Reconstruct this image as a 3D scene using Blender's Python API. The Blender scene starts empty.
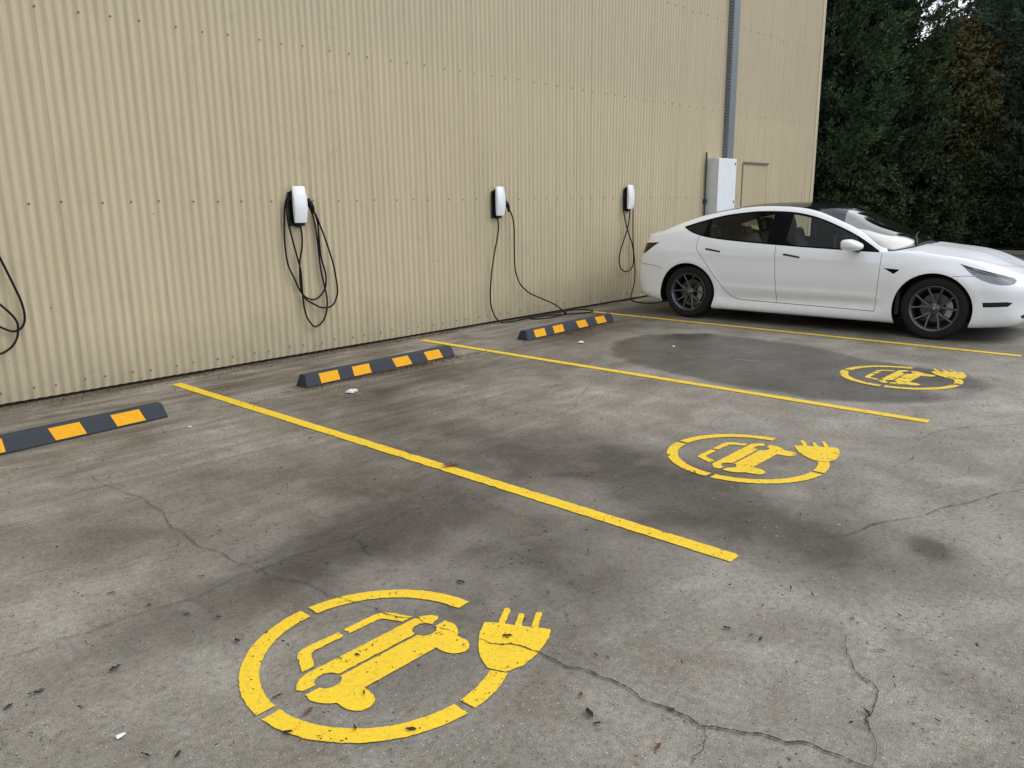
import bpy, bmesh, math, random
import numpy as np
from mathutils import Vector, Matrix
from mathutils.geometry import delaunay_2d_cdt, tessellate_polygon
random.seed(7); RNG = np.random.default_rng(7)
R = math.radians
scene = bpy.context.scene
COL = scene.collection

# ------------------------------------------------------------------ helpers
def link(o, parent=None):
    COL.objects.link(o)
    if parent is not None: o.parent = parent
    return o
def tag(o, label=None, cat=None, group=None, kind=None):
    if label: o['label'] = label
    if cat: o['category'] = cat
    if group: o['group'] = group
    if kind: o['kind'] = kind
    return o
def empty(name, loc=(0, 0, 0), rz=0.0):
    o = bpy.data.objects.new(name, None); o.location = loc; o.rotation_euler = (0, 0, rz)
    o.empty_display_size = .1
    return link(o)
def mesh_obj(name, verts, faces, mat, parent=None, smooth=False):
    me = bpy.data.meshes.new(name)
    me.from_pydata([tuple(map(float, v)) for v in verts], [], faces)
    me.update()
    if smooth: me.shade_smooth()
    o = bpy.data.objects.new(name, me)
    for m in (mat if isinstance(mat, (list, tuple)) else [mat]): me.materials.append(m)
    return link(o, parent)
def bm_obj(name, bm, mat, parent=None, smooth=False, bevel=0, seg=2):
    me = bpy.data.meshes.new(name)
    bmesh.ops.recalc_face_normals(bm, faces=bm.faces)
    bm.to_mesh(me); bm.free()
    if smooth: me.shade_smooth()
    o = bpy.data.objects.new(name, me)
    for m in (mat if isinstance(mat, (list, tuple)) else [mat]): me.materials.append(m)
    if bevel:
        b = o.modifiers.new('bevel', 'BEVEL'); b.width = bevel; b.segments = seg; b.limit_method = 'ANGLE'; b.harden_normals = True
    return link(o, parent)
def add_box(bm, x0, x1, y0, y1, z0, z1):
    v = [bm.verts.new((x, y, z)) for x in (x0, x1) for y in (y0, y1) for z in (z0, z1)]
    for f in ((0, 1, 3, 2), (4, 6, 7, 5), (0, 4, 5, 1), (2, 3, 7, 6), (0, 2, 6, 4), (1, 5, 7, 3)):
        bm.faces.new([v[i] for i in f])
def box_obj(name, dims, mat, parent=None, bevel=0, smooth=False):
    bm = bmesh.new(); add_box(bm, *dims); return bm_obj(name, bm, mat, parent, smooth or bevel > 0, bevel)
def catmull(pts, n=10):
    P = [Vector(p) for p in pts]; P = [P[0] * 2 - P[1]] + P + [P[-1] * 2 - P[-2]]
    out = []
    for i in range(1, len(P) - 2):
        p0, p1, p2, p3 = P[i - 1:i + 3]
        for k in range(n):
            t = k / n
            out.append(.5 * ((2 * p1) + (p2 - p0) * t + (2 * p0 - 5 * p1 + 4 * p2 - p3) * t * t + (3 * p1 - p0 - 3 * p2 + p3) * t ** 3))
    out.append(P[-2]); return out
def add_tube(bm, pts, r, seg=8, caps=True):
    pts = [Vector(p) for p in pts]
    rr = r if isinstance(r, (list, tuple)) else [r] * len(pts)
    prev = None; rings = []
    nrm = None
    for i, p in enumerate(pts):
        t = (pts[min(i + 1, len(pts) - 1)] - pts[max(i - 1, 0)])
        if t.length < 1e-9: t = Vector((0, 0, 1))
        t.normalize()
        if nrm is None:
            nrm = t.orthogonal().normalized()
        else:
            nrm = (nrm - t * nrm.dot(t))
            if nrm.length < 1e-6: nrm = t.orthogonal()
            nrm.normalize()
        b = t.cross(nrm)
        rings.append([bm.verts.new(p + (nrm * math.cos(a) + b * math.sin(a)) * rr[i]) for a in [2 * math.pi * k / seg for k in range(seg)]])
    for a, b in zip(rings, rings[1:]):
        for k in range(seg):
            bm.faces.new((a[k], a[(k + 1) % seg], b[(k + 1) % seg], b[k]))
    if caps:
        bm.faces.new(rings[0][::-1]); bm.faces.new(rings[-1])
def add_lathe(bm, prof, seg=48, axis='Y', center=(0, 0, 0), mat=0):
    """prof: list of (axial, radius)"""
    c = Vector(center); rings = []
    for a, r in prof:
        ring = []
        for k in range(seg):
            th = 2 * math.pi * k / seg
            if axis == 'Y': p = Vector((r * math.cos(th), a, r * math.sin(th)))
            elif axis == 'Z': p = Vector((r * math.cos(th), r * math.sin(th), a))
            else: p = Vector((a, r * math.cos(th), r * math.sin(th)))
            ring.append(bm.verts.new(c + p))
        rings.append(ring)
    for a, b in zip(rings, rings[1:]):
        for k in range(seg):
            f = bm.faces.new((a[k], a[(k + 1) % seg], b[(k + 1) % seg], b[k])); f.material_index = mat
    return rings

# ------------------------------------------------------------------ materials
def new_mat(name):
    m = bpy.data.materials.new(name); m.use_nodes = True
    nt = m.node_tree; b = nt.nodes['Principled BSDF']
    return m, nt, b
class NT:
    def __init__(s, nt): s.nt = nt
    def n(s, t, **kw):
        nd = s.nt.nodes.new(t)
        for k, v in kw.items(): setattr(nd, k, v)
        return nd
    def l(s, a, b): s.nt.links.new(a, b)
    def noise(s, vec, scale, detail=4, rough=.5, dist=0):
        nd = s.n('ShaderNodeTexNoise'); nd.inputs['Scale'].default_value = scale; nd.inputs['Detail'].default_value = detail
        nd.inputs['Roughness'].default_value = rough; nd.inputs['Distortion'].default_value = dist
        if vec is not None: s.l(vec, nd.inputs['Vector'])
        return nd.outputs['Fac']
    def ramp(s, fac, stops, interp='LINEAR'):
        nd = s.n('ShaderNodeValToRGB'); cr = nd.color_ramp; cr.interpolation = interp
        while len(cr.elements) > 1: cr.elements.remove(cr.elements[0])
        cr.elements[0].position = stops[0][0]
        def c4(c): return (c, c, c, 1) if isinstance(c, (int, float)) else (*c, 1)
        cr.elements[0].color = c4(stops[0][1])
        for p, c in stops[1:]:
            e = cr.elements.new(p); e.color = c4(c)
        s.l(fac, nd.inputs['Fac']); return nd.outputs['Color']
    def math(s, op, a, b=None, c=None, clamp=False):
        nd = s.n('ShaderNodeMath', operation=op); nd.use_clamp = clamp
        for i, x in enumerate((a, b, c)):
            if x is None: continue
            if isinstance(x, (int, float)): nd.inputs[i].default_value = x
            else: s.l(x, nd.inputs[i])
        return nd.outputs[0]
    def mix(s, fac, a, b, blend='MIX'):
        nd = s.n('ShaderNodeMix', data_type='RGBA', blend_type=blend)
        for k, sock, x in ((0, nd.inputs[0], fac), (1, nd.inputs[6], a), (1, nd.inputs[7], b)):
            if isinstance(x, (int, float)): sock.default_value = (x, x, x, 1) if k else x
            elif isinstance(x, tuple): sock.default_value = (*x, 1)
            else: s.l(x, sock)
        return nd.outputs[2]
    def pos(s): return s.n('ShaderNodeNewGeometry').outputs['Position']
    def obj(s): return s.n('ShaderNodeTexCoord').outputs['Object']
    def mapping(s, vec, scale=(1, 1, 1), loc=(0, 0, 0), rot=(0, 0, 0)):
        nd = s.n('ShaderNodeMapping'); nd.inputs['Scale'].default_value = scale; nd.inputs['Location'].default_value = loc
        nd.inputs['Rotation'].default_value = rot; s.l(vec, nd.inputs['Vector']); return nd.outputs[0]
    def bump(s, h, strength, dist, out_to):
        nd = s.n('ShaderNodeBump'); nd.inputs['Strength'].default_value = strength; nd.inputs['Distance'].default_value = dist
        s.l(h, nd.inputs['Height']); s.l(nd.outputs[0], out_to)
def simple(name, col, rough=.5, metal=0, coat=0, var=.12, vscale=8, spec=.5, bump=0):
    m, nt, b = new_mat(name); T = NT(nt)
    v = T.noise(T.obj(), vscale, 5, .6)
    c = T.mix(v, tuple(x * (1 - var) for x in col), tuple(min(1, x * (1 + var)) for x in col))
    T.l(c, b.inputs['Base Color'])
    r = T.math('MULTIPLY_ADD', v, .15, rough - .075, clamp=True); T.l(r, b.inputs['Roughness'])
    b.inputs['Metallic'].default_value = metal; b.inputs['Coat Weight'].default_value = coat; b.inputs['Coat Roughness'].default_value = .03
    b.inputs['Specular IOR Level'].default_value = spec
    if bump: T.bump(T.noise(T.obj(), vscale * 20, 3), bump, .002, b.inputs['Normal'])
    return m

def concrete_mat():
    m, nt, b = new_mat('stained_concrete'); T = NT(nt); P = T.pos()
    at = T.n('ShaderNodeAttribute', attribute_name='stain_shade').outputs['Color']
    sep = T.n('ShaderNodeSeparateColor'); T.l(at, sep.inputs[0]); dark, wet, brown = sep.outputs
    big = T.noise(P, .55, 6, .6, .4); mid = T.noise(P, 2.3, 8, .62, .6); fine = T.noise(P, 38, 6, .7); grain = T.noise(P, 260, 3, .7)
    base = T.ramp(mid, [(.34, (.192, .172, .143)), (.5, (.249, .230, .199)), (.66, (.318, .298, .264))])
    bigc = T.ramp(big, [(.36, (.80, .79, .77)), (.62, (1.14, 1.14, 1.13))])
    c = T.mix(1.0, base, bigc, 'MULTIPLY')
    c = T.mix(1.0, c, T.ramp(fine, [(.34, .70), (.5, 1.0), (.66, 1.20)]), 'MULTIPLY')
    c = T.mix(1.0, c, T.ramp(grain, [(.36, .50), (.5, 1.0), (.64, 1.55)]), 'MULTIPLY')
    streak = T.noise(T.mapping(P, (1.1, 9, 1)), 1.0, 5, .6, .3)
    # aggregate pits and dark specks, gathered in patches
    vor = T.n('ShaderNodeTexVoronoi', feature='F1'); vor.inputs['Scale'].default_value = 34; vor.inputs['Randomness'].default_value = 1
    T.l(T.mix(.08, P, T.n('ShaderNodeTexNoise').outputs['Color'], 'ADD'), vor.inputs['Vector'])
    sc = T.n('ShaderNodeSeparateColor'); T.l(vor.outputs['Color'], sc.inputs[0])
    patch = T.noise(P, 1.35, 3, .6)
    thr = T.math('MULTIPLY_ADD', patch, .62, -.165)
    rad = T.math('MULTIPLY', T.math('SUBTRACT', thr, T.math('MULTIPLY', sc.outputs[0], .11)), T.math('GREATER_THAN', sc.outputs[1], .48))
    spot = T.math('LESS_THAN', T.math('ADD', vor.outputs['Distance'], T.math('MULTIPLY', fine, .12)), T.math('MULTIPLY_ADD', rad, T.math('MULTIPLY_ADD', sc.outputs[2], 1.3, .7), .035))
    c = T.mix(T.math('MULTIPLY', spot, .85), c, (.055, .051, .047))
    v2 = T.n('ShaderNodeTexVoronoi', feature='F1'); v2.inputs['Scale'].default_value = 95; T.l(P, v2.inputs['Vector'])
    s2 = T.n('ShaderNodeSeparateColor'); T.l(v2.outputs['Color'], s2.inputs[0])
    pale = T.math('MULTIPLY', T.math('LESS_THAN', v2.outputs['Distance'], .26), T.math('GREATER_THAN', s2.outputs[0], .84))
    c = T.mix(T.math('MULTIPLY', pale, .65), c, (.52, .5, .46))
    dk2 = T.math('MULTIPLY', T.math('LESS_THAN', v2.outputs['Distance'], .3), T.math('GREATER_THAN', s2.outputs[1], .84))
    c = T.mix(T.math('MULTIPLY', dk2, .7), c, (.07, .065, .06))
    # stains (soaked-in dirt and oil) and shade painted under the car, their outline broken up by noise
    wob = T.noise(P, 3.2, 7, .68, .8)
    d = T.math('ADD', T.math('MULTIPLY', dark, T.math('MULTIPLY_ADD', wob, 1.3, .5)), T.math('MULTIPLY', T.math('SUBTRACT', wob, .44), .42))
    d = T.math('MULTIPLY', T.math('MAXIMUM', d, 0), T.math('MULTIPLY_ADD', fine, .7, .65), clamp=True)
    c = T.mix(T.math('MULTIPLY', d, .93), c, T.mix(1.0, c, (.27, .256, .24), 'MULTIPLY'))
    br = T.math('MULTIPLY', brown, T.ramp(streak, [(.38, .15), (.60, 1.0)]), clamp=True)
    c = T.mix(br, c, T.mix(1.0, c, (.42, .345, .265), 'MULTIPLY'))
    wn = T.math('ADD', wet, T.math('MULTIPLY', T.math('SUBTRACT', wob, .5), .34))
    wm = T.ramp(wn, [(.36, 0.0), (.56, 1.0)])
    c = T.mix(T.math('MULTIPLY', wm, .9), c, T.mix(1.0, c, (.34, .34, .35), 'MULTIPLY'))
    # dried scum inside and round the damp patch
    sc1 = T.math('MULTIPLY', T.ramp(wn, [(.30, 0.0), (.40, .55), (.47, 0.0)]), 1)
    c = T.mix(T.math('MULTIPLY', sc1, T.math('MULTIPLY', wob, .7)), c, (.30, .30, .31))
    T.l(c, b.inputs['Base Color'])
    rgh = T.math('SUBTRACT', T.math('MULTIPLY_ADD', mid, .28, .62), T.math('MULTIPLY', wm, T.math('MULTIPLY_ADD', wob, .4, .17)), clamp=True)
    rgh = T.math('SUBTRACT', rgh, T.math('MULTIPLY', d, .12), clamp=True)
    T.l(rgh, b.inputs['Roughness']); b.inputs['Specular IOR Level'].default_value = .42
    h = T.math('ADD', T.math('MULTIPLY', fine, .6), T.math('MULTIPLY', grain, .35)); h = T.math('SUBTRACT', h, T.math('MULTIPLY', spot, .5))
    T.bump(h, .55, .004, b.inputs['Normal'])
    return m

def yellow_paint(name='yellow_line_paint', wear=.0, col=(.90, .605, .020)):
    m, nt, b = new_mat(name); T = NT(nt); P = T.pos()
    n1 = T.noise(P, 3.5, 6, .65); n2 = T.noise(P, 60, 5, .7); n3 = T.noise(P, 220, 3, .6); n0 = T.noise(P, 9, 8, .75, .5)
    c = T.mix(n1, tuple(x * .86 for x in col), tuple(min(1, x * 1.08) for x in col))
    c = T.mix(T.ramp(n2, [(.52, 0.0), (.64, .45)]), c, (.42, .30, .05))
    c = T.mix(T.ramp(n3, [(.54, 0.0), (.64, .55)]), c, (.30, .22, .05))
    T.l(c, b.inputs['Base Color']); b.inputs['Roughness'].default_value = .55
    T.bump(T.math('ADD', n2, T.math('MULTIPLY', n3, .5)), .5, .002, b.inputs['Normal'])
    chips = T.math('ADD', T.math('MULTIPLY', n0, .55), T.math('MULTIPLY', n2, .45))
    mask = T.math('GREATER_THAN', chips, .595 - wear)
    v = T.n('ShaderNodeTexVoronoi', feature='F1'); v.inputs['Scale'].default_value = 55; T.l(P, v.inputs['Vector'])
    s2 = T.n('ShaderNodeSeparateColor'); T.l(v.outputs['Color'], s2.inputs[0])
    pit = T.math('MULTIPLY', T.math('LESS_THAN', v.outputs['Distance'], .2), T.math('GREATER_THAN', s2.outputs[0], .88))
    mask = T.math('MAXIMUM', mask, pit)
    mx = T.n('ShaderNodeMixShader'); tr = T.n('ShaderNodeBsdfTransparent')
    T.l(mask, mx.inputs[0]); T.l(b.outputs[0], mx.inputs[1]); T.l(tr.outputs[0], mx.inputs[2])
    T.l(mx.outputs[0], nt.nodes['Material Output'].inputs['Surface'])
    return m

def cladding_mat():
    m, nt, b = new_mat('cream_corrugated_steel'); T = NT(nt); P = T.pos()
    sx = T.n('ShaderNodeSeparateXYZ'); T.l(P, sx.inputs[0])
    streak = T.noise(T.mapping(P, (13, 1, .35)), 1, 6, .65); streak2 = T.noise(T.mapping(P, (42, 1, .9)), 1, 5, .7)
    big = T.noise(P, .6, 5, .55); fine = T.noise(P, 70, 5, .7); blotch = T.noise(P, 5, 7, .7, .4)
    c = T.mix(big, (.495, .424, .284), (.56, .483, .337))
    c = T.mix(1.0, c, T.ramp(streak, [(.32, .90), (.5, .99), (.7, 1.04)]), 'MULTIPLY')
    c = T.mix(1.0, c, T.ramp(streak2, [(.25, .85), (.5, 1.0), (.8, 1.04)]), 'MULTIPLY')
    c = T.mix(T.ramp(blotch, [(.56, 0.0), (.72, .28)]), c, (.33, .29, .21))
    c = T.mix(T.ramp(fine, [(.60, 0.0), (.72, .35)]), c, (.30, .27, .20))
    val = T.math('COSINE', T.math('MULTIPLY', sx.outputs[0], 2 * math.pi / .0762))     # rib shade painted in the troughs, its weight left at zero
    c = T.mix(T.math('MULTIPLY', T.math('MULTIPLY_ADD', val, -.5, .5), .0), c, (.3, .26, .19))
    # every tenth rib is a sheet lap: dark line along it
    fr = T.math('FRACT', T.math('DIVIDE', T.math('ADD', sx.outputs[0], .012), .762))
    lap = T.math('MULTIPLY', T.math('LESS_THAN', fr, .012), T.math('MULTIPLY', streak2, .6))
    c = T.mix(lap, c, (.22, .19, .14))
    # washed band above the second row of fixings, mossy foot
    up = T.ramp(T.math('ADD', sx.outputs[2], T.math('MULTIPLY', T.math('SUBTRACT', streak, .5), .35)), [(0, 0.0), (1, 1.0)])
    zz = T.math('ADD', sx.outputs[2], T.math('MULTIPLY', T.math('SUBTRACT', streak, .5), .5))
    band = T.n('ShaderNodeMapRange'); band.inputs[1].default_value = 2.85; band.inputs[2].default_value = 3.15; T.l(zz, band.inputs[0])
    c = T.mix(T.math('MULTIPLY', band.outputs[0], .26), c, (.41, .355, .27))
    ft = T.n('ShaderNodeMapRange'); ft.inputs[1].default_value = .55; ft.inputs[2].default_value = 0.0; T.l(zz, ft.inputs[0])
    foot = T.math('MULTIPLY', ft.outputs[0], T.math('MULTIPLY', blotch, 1.2), clamp=True)
    c = T.mix(T.math('MULTIPLY', foot, .8), c, (.29, .26, .185))
    vor = T.n('ShaderNodeTexVoronoi'); vor.inputs['Scale'].default_value = 9; T.l(T.mapping(P, (1, .2, 1)), vor.inputs['Vector'])
    s2 = T.n('ShaderNodeSeparateColor'); T.l(vor.outputs['Color'], s2.inputs[0])
    sp = T.math('MULTIPLY', T.math('LESS_THAN', T.math('ADD', vor.outputs['Distance'], T.math('MULTIPLY', fine, .18)), .16), T.math('GREATER_THAN', s2.outputs[0], T.math('SUBTRACT', .93, T.math('MULTIPLY', ft.outputs[0], .35))))
    c = T.mix(T.math('MULTIPLY', sp, .7), c, (.12, .10, .075))
    T.l(c, b.inputs['Base Color']); b.inputs['Roughness'].default_value = .56; b.inputs['Specular IOR Level'].default_value = .35
    T.bump(T.noise(P, 25, 4), .12, .004, b.inputs['Normal'])
    return m

def glass_mat(name, tint, gloss_rough=.015, boost=.9):
    m, nt, b = new_mat(name); T = NT(nt); nt.nodes.remove(b)
    tr = T.n('ShaderNodeBsdfTransparent'); tr.inputs[0].default_value = (*tint, 1)
    gl = T.n('ShaderNodeBsdfGlossy'); gl.inputs['Roughness'].default_value = gloss_rough; gl.inputs['Color'].default_value = (1, 1, 1, 1)
    lw = T.n('ShaderNodeFresnel'); lw.inputs['IOR'].default_value = 1.45
    n = T.noise(T.obj(), 3, 2)
    fac = T.math('ADD', T.math('MULTIPLY', lw.outputs[0], boost), T.math('MULTIPLY', n, .01), clamp=True)
    mx = T.n('ShaderNodeMixShader'); T.l(fac, mx.inputs[0]); T.l(tr.outputs[0], mx.inputs[1]); T.l(gl.outputs[0], mx.inputs[2])
    T.l(mx.outputs[0], nt.nodes['Material Output'].inputs['Surface'])
    return m

def foliage_mat(name, c1, c2, c3=None):
    m, nt, b = new_mat(name); T = NT(nt)
    at = T.n('ShaderNodeAttribute', attribute_name='tone').outputs['Fac']
    stops = [(0, c1), (1, c2)] if c3 is None else [(0, c1), (.55, c2), (1, c3)]
    c = T.ramp(at, stops)
    c = T.mix(T.noise(T.pos(), 1.3, 3), T.mix(1.0, c, .7, 'MULTIPLY'), c)
    T.l(c, b.inputs['Base Color']); b.inputs['Roughness'].default_value = .6; b.inputs['Specular IOR Level'].default_value = .25
    return m

M = {}
M['concrete'] = concrete_mat()
M['yellow'] = yellow_paint()
M['yellow_worn'] = yellow_paint('worn_yellow_stencil_paint', .035, (.86, .60, .05))
M['yellow_new'] = yellow_paint('yellow_stencil_paint', -.012)
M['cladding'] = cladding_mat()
M['trim'] = simple('cream_trim', (.56, .50, .37), .5)
M['hatch'] = simple('hatch_paint', (.47, .402, .272), .55, vscale=3, var=.15)
M['galv'] = simple('galvanised_steel', (.22, .25, .29), .5, .35, vscale=30, var=.2)
M['galv_dark'] = simple('tray_perforation', (.035, .035, .038), .7)
M['box_white'] = simple('white_cabinet_paint', (.80, .84, .90), .4)
M['box_side'] = simple('cabinet_side_paint', (.60, .62, .62), .45)
M['screw'] = simple('screw_dark', (.16, .135, .10), .6, vscale=200)
M['rubber'] = simple('black_rubber', (.032, .038, .046), .62, vscale=60, var=.3, bump=.3)
M['cable'] = simple('cable_black', (.006, .006, .008), .45, spec=.25)
M['cable_stop'] = simple('stop_rubber', (.026, .034, .045), .75, vscale=45, var=.3, bump=.4)
M['stop_yellow'] = simple('reflective_yellow', (.80, .38, .010), .6, vscale=40, var=.18, bump=.2, spec=.2)
M['char_white'] = simple('white_glass_plate', (.82, .86, .9), .12, coat=.6, var=.02)
M['char_black'] = simple('charger_black_plastic', (.010, .010, .012), .4, spec=.3)
M['crack'] = simple('crack_dirt', (.045, .040, .034), .9, vscale=60, var=.5)
M['bark'] = simple('bark', (.07, .055, .04), .9, vscale=12, var=.4, bump=.6)
M['leaf'] = simple('dry_leaf_brown', (.022, .014, .010), .7, vscale=60, var=.5)
M['leaf_red'] = simple('dry_leaf_rust', (.13, .05, .03), .7, vscale=60, var=.4)
M['leaf_pale'] = simple('dry_leaf_pale', (.42, .37, .22), .7, vscale=60, var=.3)
M['paper'] = simple('crumpled_white_paper', (.75, .77, .78), .6)
M['soil'] = simple('dark_mulch', (.035, .028, .02), .9, vscale=6, var=.5, bump=.5)
M['kerb'] = simple('kerb_concrete', (.30, .29, .26), .8, vscale=20, var=.2)
M['roof_sheet'] = simple('roof_sheet', (.45, .45, .43), .5)
M['con_dark'] = foliage_mat('dark_conifer_foliage', (.015, .036, .018), (.125, .20, .088))
M['con_blue'] = foliage_mat('blue_green_conifer_foliage', (.042, .078, .054), (.19, .27, .19))
M['decid'] = foliage_mat('autumn_foliage', (.045, .066, .024), (.14, .145, .055), (.24, .172, .085))
M['shrub'] = foliage_mat('shrub_foliage', (.016, .032, .012), (.062, .092, .032))

# ------------------------------------------------------------------ ground
def gauss(X, Y, x, y, rx, ry, a=0):
    c, s = math.cos(a), math.sin(a); dx = X - x; dy = Y - y
    return np.exp(-(((c * dx + s * dy) / rx) ** 2 + ((-s * dx + c * dy) / ry) ** 2))
def pip(px, py, poly):
    poly = np.asarray(poly); ins = np.zeros(np.shape(px), bool); n = len(poly); j = n - 1
    for i in range(n):
        xi, yi = poly[i]; xj, yj = poly[j]
        if yi != yj:
            ins ^= ((yi > py) != (yj > py)) & (px < (xj - xi) * (py - yi) / (yj - yi) + xi)
        j = i
    return ins
def poly_dist(X, Y, poly):
    d = np.full(X.shape, 1e9); n = len(poly)
    for i in range(n):
        ax, ay = poly[i]; bx, by = poly[(i + 1) % n]
        t = np.clip(((X - ax) * (bx - ax) + (Y - ay) * (by - ay)) / ((bx - ax) ** 2 + (by - ay) ** 2), 0, 1)
        d = np.minimum(d, np.hypot(X - ax - t * (bx - ax), Y - ay - t * (by - ay)))
    return d
xs = np.concatenate([np.array([-400, -150, -60, -25, -10, -4]), np.arange(-1, 14.001, .05), np.array([15, 17, 20, 25, 40, 80, 180, 400])])
ys = np.concatenate([np.array([-400, -150, -60, -25, -14, -10]), np.arange(-8, .401, .05), np.array([2, 6, 15, 40, 120, 400])])
GX, GY = np.meshgrid(xs, ys, indexing='ij'); nx, ny = GX.shape
dark = np.zeros_like(GX); brown = np.zeros_like(GX)
for x, y, rx, ry, s, a in [
    (2.15, -3.95, .75, .38, .50, .1), (2.45, -4.5, .42, .75, .42, 0), (1.7, -4.1, .7, .22, .38, 0), (1.35, -2.95, .5, .3, .25, 0),
    (1.9, -4.95, .75, .45, .36, .0), (.9, -4.2, .6, .2, .22, 0), (2.55, -3.3, .35, .5, .30, 0),
    (3.55, -4.15, .42, .95, .62, 0), (3.35, -5.2, .36, .65, .72, .1), (3.15, -5.75, .30, .33, .45, 0), (3.3, -3.0, .4, .7, .36, 0), (4.25, -1.75, .95, .32, .50, 0),
    (4.2, -4.85, .6, .7, .36, 0), (5.1, -1.8, .5, .5, .30, 0), (3.75, -2.1, .5, .4, .3, 0), (5.0, -5.6, .6, .25, .2, 0),
    (7.2, -1.42, 1.0, .24, .58, 0), (6.6, -1.8, .7, .3, .3, 0), (8.3, -1.6, .9, .8, .25, 0),
    (10.0, -3.0, 1.1, 2.4, .7, 0), (9.9, -.6, 1.6, .45, .4, 0), (3.57, -6.03, .12, .085, 1.15, .6),  # first blob is the shade under the car, painted into the slab
    (1.5, -.95, 1.4, .13, .3, .05), (4.4, -.9, 1.3, .14, .3, 0), (8.9, -5.2, .3, 2.0, .2, 0), (2.35, -6.02, .028, .028, .7, 0),
    (2.25, -6.0, .5, .4, -.35, 0), (1.2, -5.6, 1.2, .45, -.22, 0), (4.45, -3.0, .45, .9, -.30, 0), (2.3, -2.4, .5, .5, -.2, 0), (1.3, -2.1, .6, .4, -.25, 0),
    (4.8, -6.2, .9, .8, -.25, .0), (.7, -3.2, .7, .6, -.15, 0), (5.2, -3.9, .35, .9, -.15, 0)]:
    dark += (1.02 if s > 0 else 1) * s * gauss(GX, GY, x, y, rx, ry, a)
brown += .95 * np.exp(-((GY - 0.0) / .16) ** 2) + .75 * np.exp(-((GY + .55) / .45) ** 2)
brown += .7 * gauss(GX, GY, 4.4, -1.45, 1.1, .22) + .7 * gauss(GX, GY, 7.3, -1.4, 1.1, .22) + .5 * gauss(GX, GY, 1.5, -1.5, 1.3, .25)
brown += .55 * gauss(GX, GY, 3.5, -2.4, 3.5, 1.6)
dark += .14 * gauss(GX, GY, 2.6, -4.2, 1.9, 1.6) + .08 * gauss(GX, GY, 5, -2.5, 4, 1.5)
PUD = [(6.30, -2.45), (6.95, -2.0), (7.55, -2.0), (8.05, -2.5), (8.0, -3.6), (7.62, -4.4), (7.5, -5.2), (7.2, -5.5), (6.6, -5.45), (6.13, -5.14), (5.85, -4.6), (5.9, -3.8), (6.05, -3.0)]
wetx = .58 * gauss(GX, GY, 6.93, -3.5, .10, .38, .1) + .5 * gauss(GX, GY, 7.1, -4.2, .05, .12, .1) + .42 * gauss(GX, GY, 6.75, -5.15, .28, .22, 0) 
pd = poly_dist(GX, GY, PUD); ins = pip(GX, GY, PUD); wet = np.clip(.5 + np.where(ins, pd, -pd) * 1.4, 0, 1) - wetx
gv = np.stack([GX.ravel(), GY.ravel(), np.zeros(GX.size)], 1)
I = np.arange(nx * ny).reshape(nx, ny)
gf = np.stack([I[:-1, :-1].ravel(), I[1:, :-1].ravel(), I[1:, 1:].ravel(), I[:-1, 1:].ravel()], 1)
def fast_mesh(name, v, f, mat, parent=None, smooth=False):
    me = bpy.data.meshes.new(name); k = f.shape[1]
    me.vertices.add(len(v)); me.vertices.foreach_set('co', np.ascontiguousarray(v, np.float32).ravel())
    me.loops.add(f.size); me.loops.foreach_set('vertex_index', np.ascontiguousarray(f, np.int32).ravel())
    me.polygons.add(len(f)); me.polygons.foreach_set('loop_start', np.arange(0, f.size, k, dtype=np.int32))
    me.polygons.foreach_set('loop_total', np.full(len(f), k, np.int32))
    me.update(calc_edges=True); me.validate()
    if smooth: me.shade_smooth()
    me.materials.append(mat); o = bpy.data.objects.new(name, me); return link(o, parent)
ground = fast_mesh('concrete_pavement', gv, gf, M['concrete'])
ca = ground.data.attributes.new('stain_shade', 'FLOAT_COLOR', 'POINT')
ca.data.foreach_set('color', np.stack([np.clip(dark, -.5, 1.2).ravel(), wet.ravel(), np.clip(brown, 0, 1).ravel(), np.ones(GX.size)], 1).astype(np.float32).ravel())
tag(ground, kind='structure')

# cracks: jagged ribbons of dirt lying in the slab
def crack(pts, w, jit=.03, name='ground_crack'):
    def sub(P, n, amp):
        for _ in range(n):
            Q = [P[0]]
            for a, b in zip(P, P[1:]):
                d = (b[0] - a[0], b[1] - a[1]); L = math.hypot(*d); o = random.uniform(-1, 1) * amp * min(1, L / .2)
                Q += [((a[0] + b[0]) / 2 - d[1] / (L + 1e-9) * o, (a[1] + b[1]) / 2 + d[0] / (L + 1e-9) * o), b]
            P = Q; amp *= .66
        return P
    P = sub(pts, 4, jit); vs, fs = [], []
    n = len(P)
    for i, p in enumerate(P):
        a = P[max(0, i - 1)]; b = P[min(n - 1, i + 1)]; dx, dy = b[0] - a[0], b[1] - a[1]; L = math.hypot(dx, dy) + 1e-9
        ww = 1.3 * w * (random.uniform(.25, 1.25)) * min(1, .25 + 4 * min(i, n - 1 - i) / n)
        if random.random() < .05: ww *= 2
        vs += [(p[0] - dy / L * ww, p[1] + dx / L * ww, .0062), (p[0] + dy / L * ww, p[1] - dx / L * ww, .0062)]
        if i: fs.append((2 * i - 2, 2 * i - 1, 2 * i + 1, 2 * i))
    return vs, fs
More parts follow.
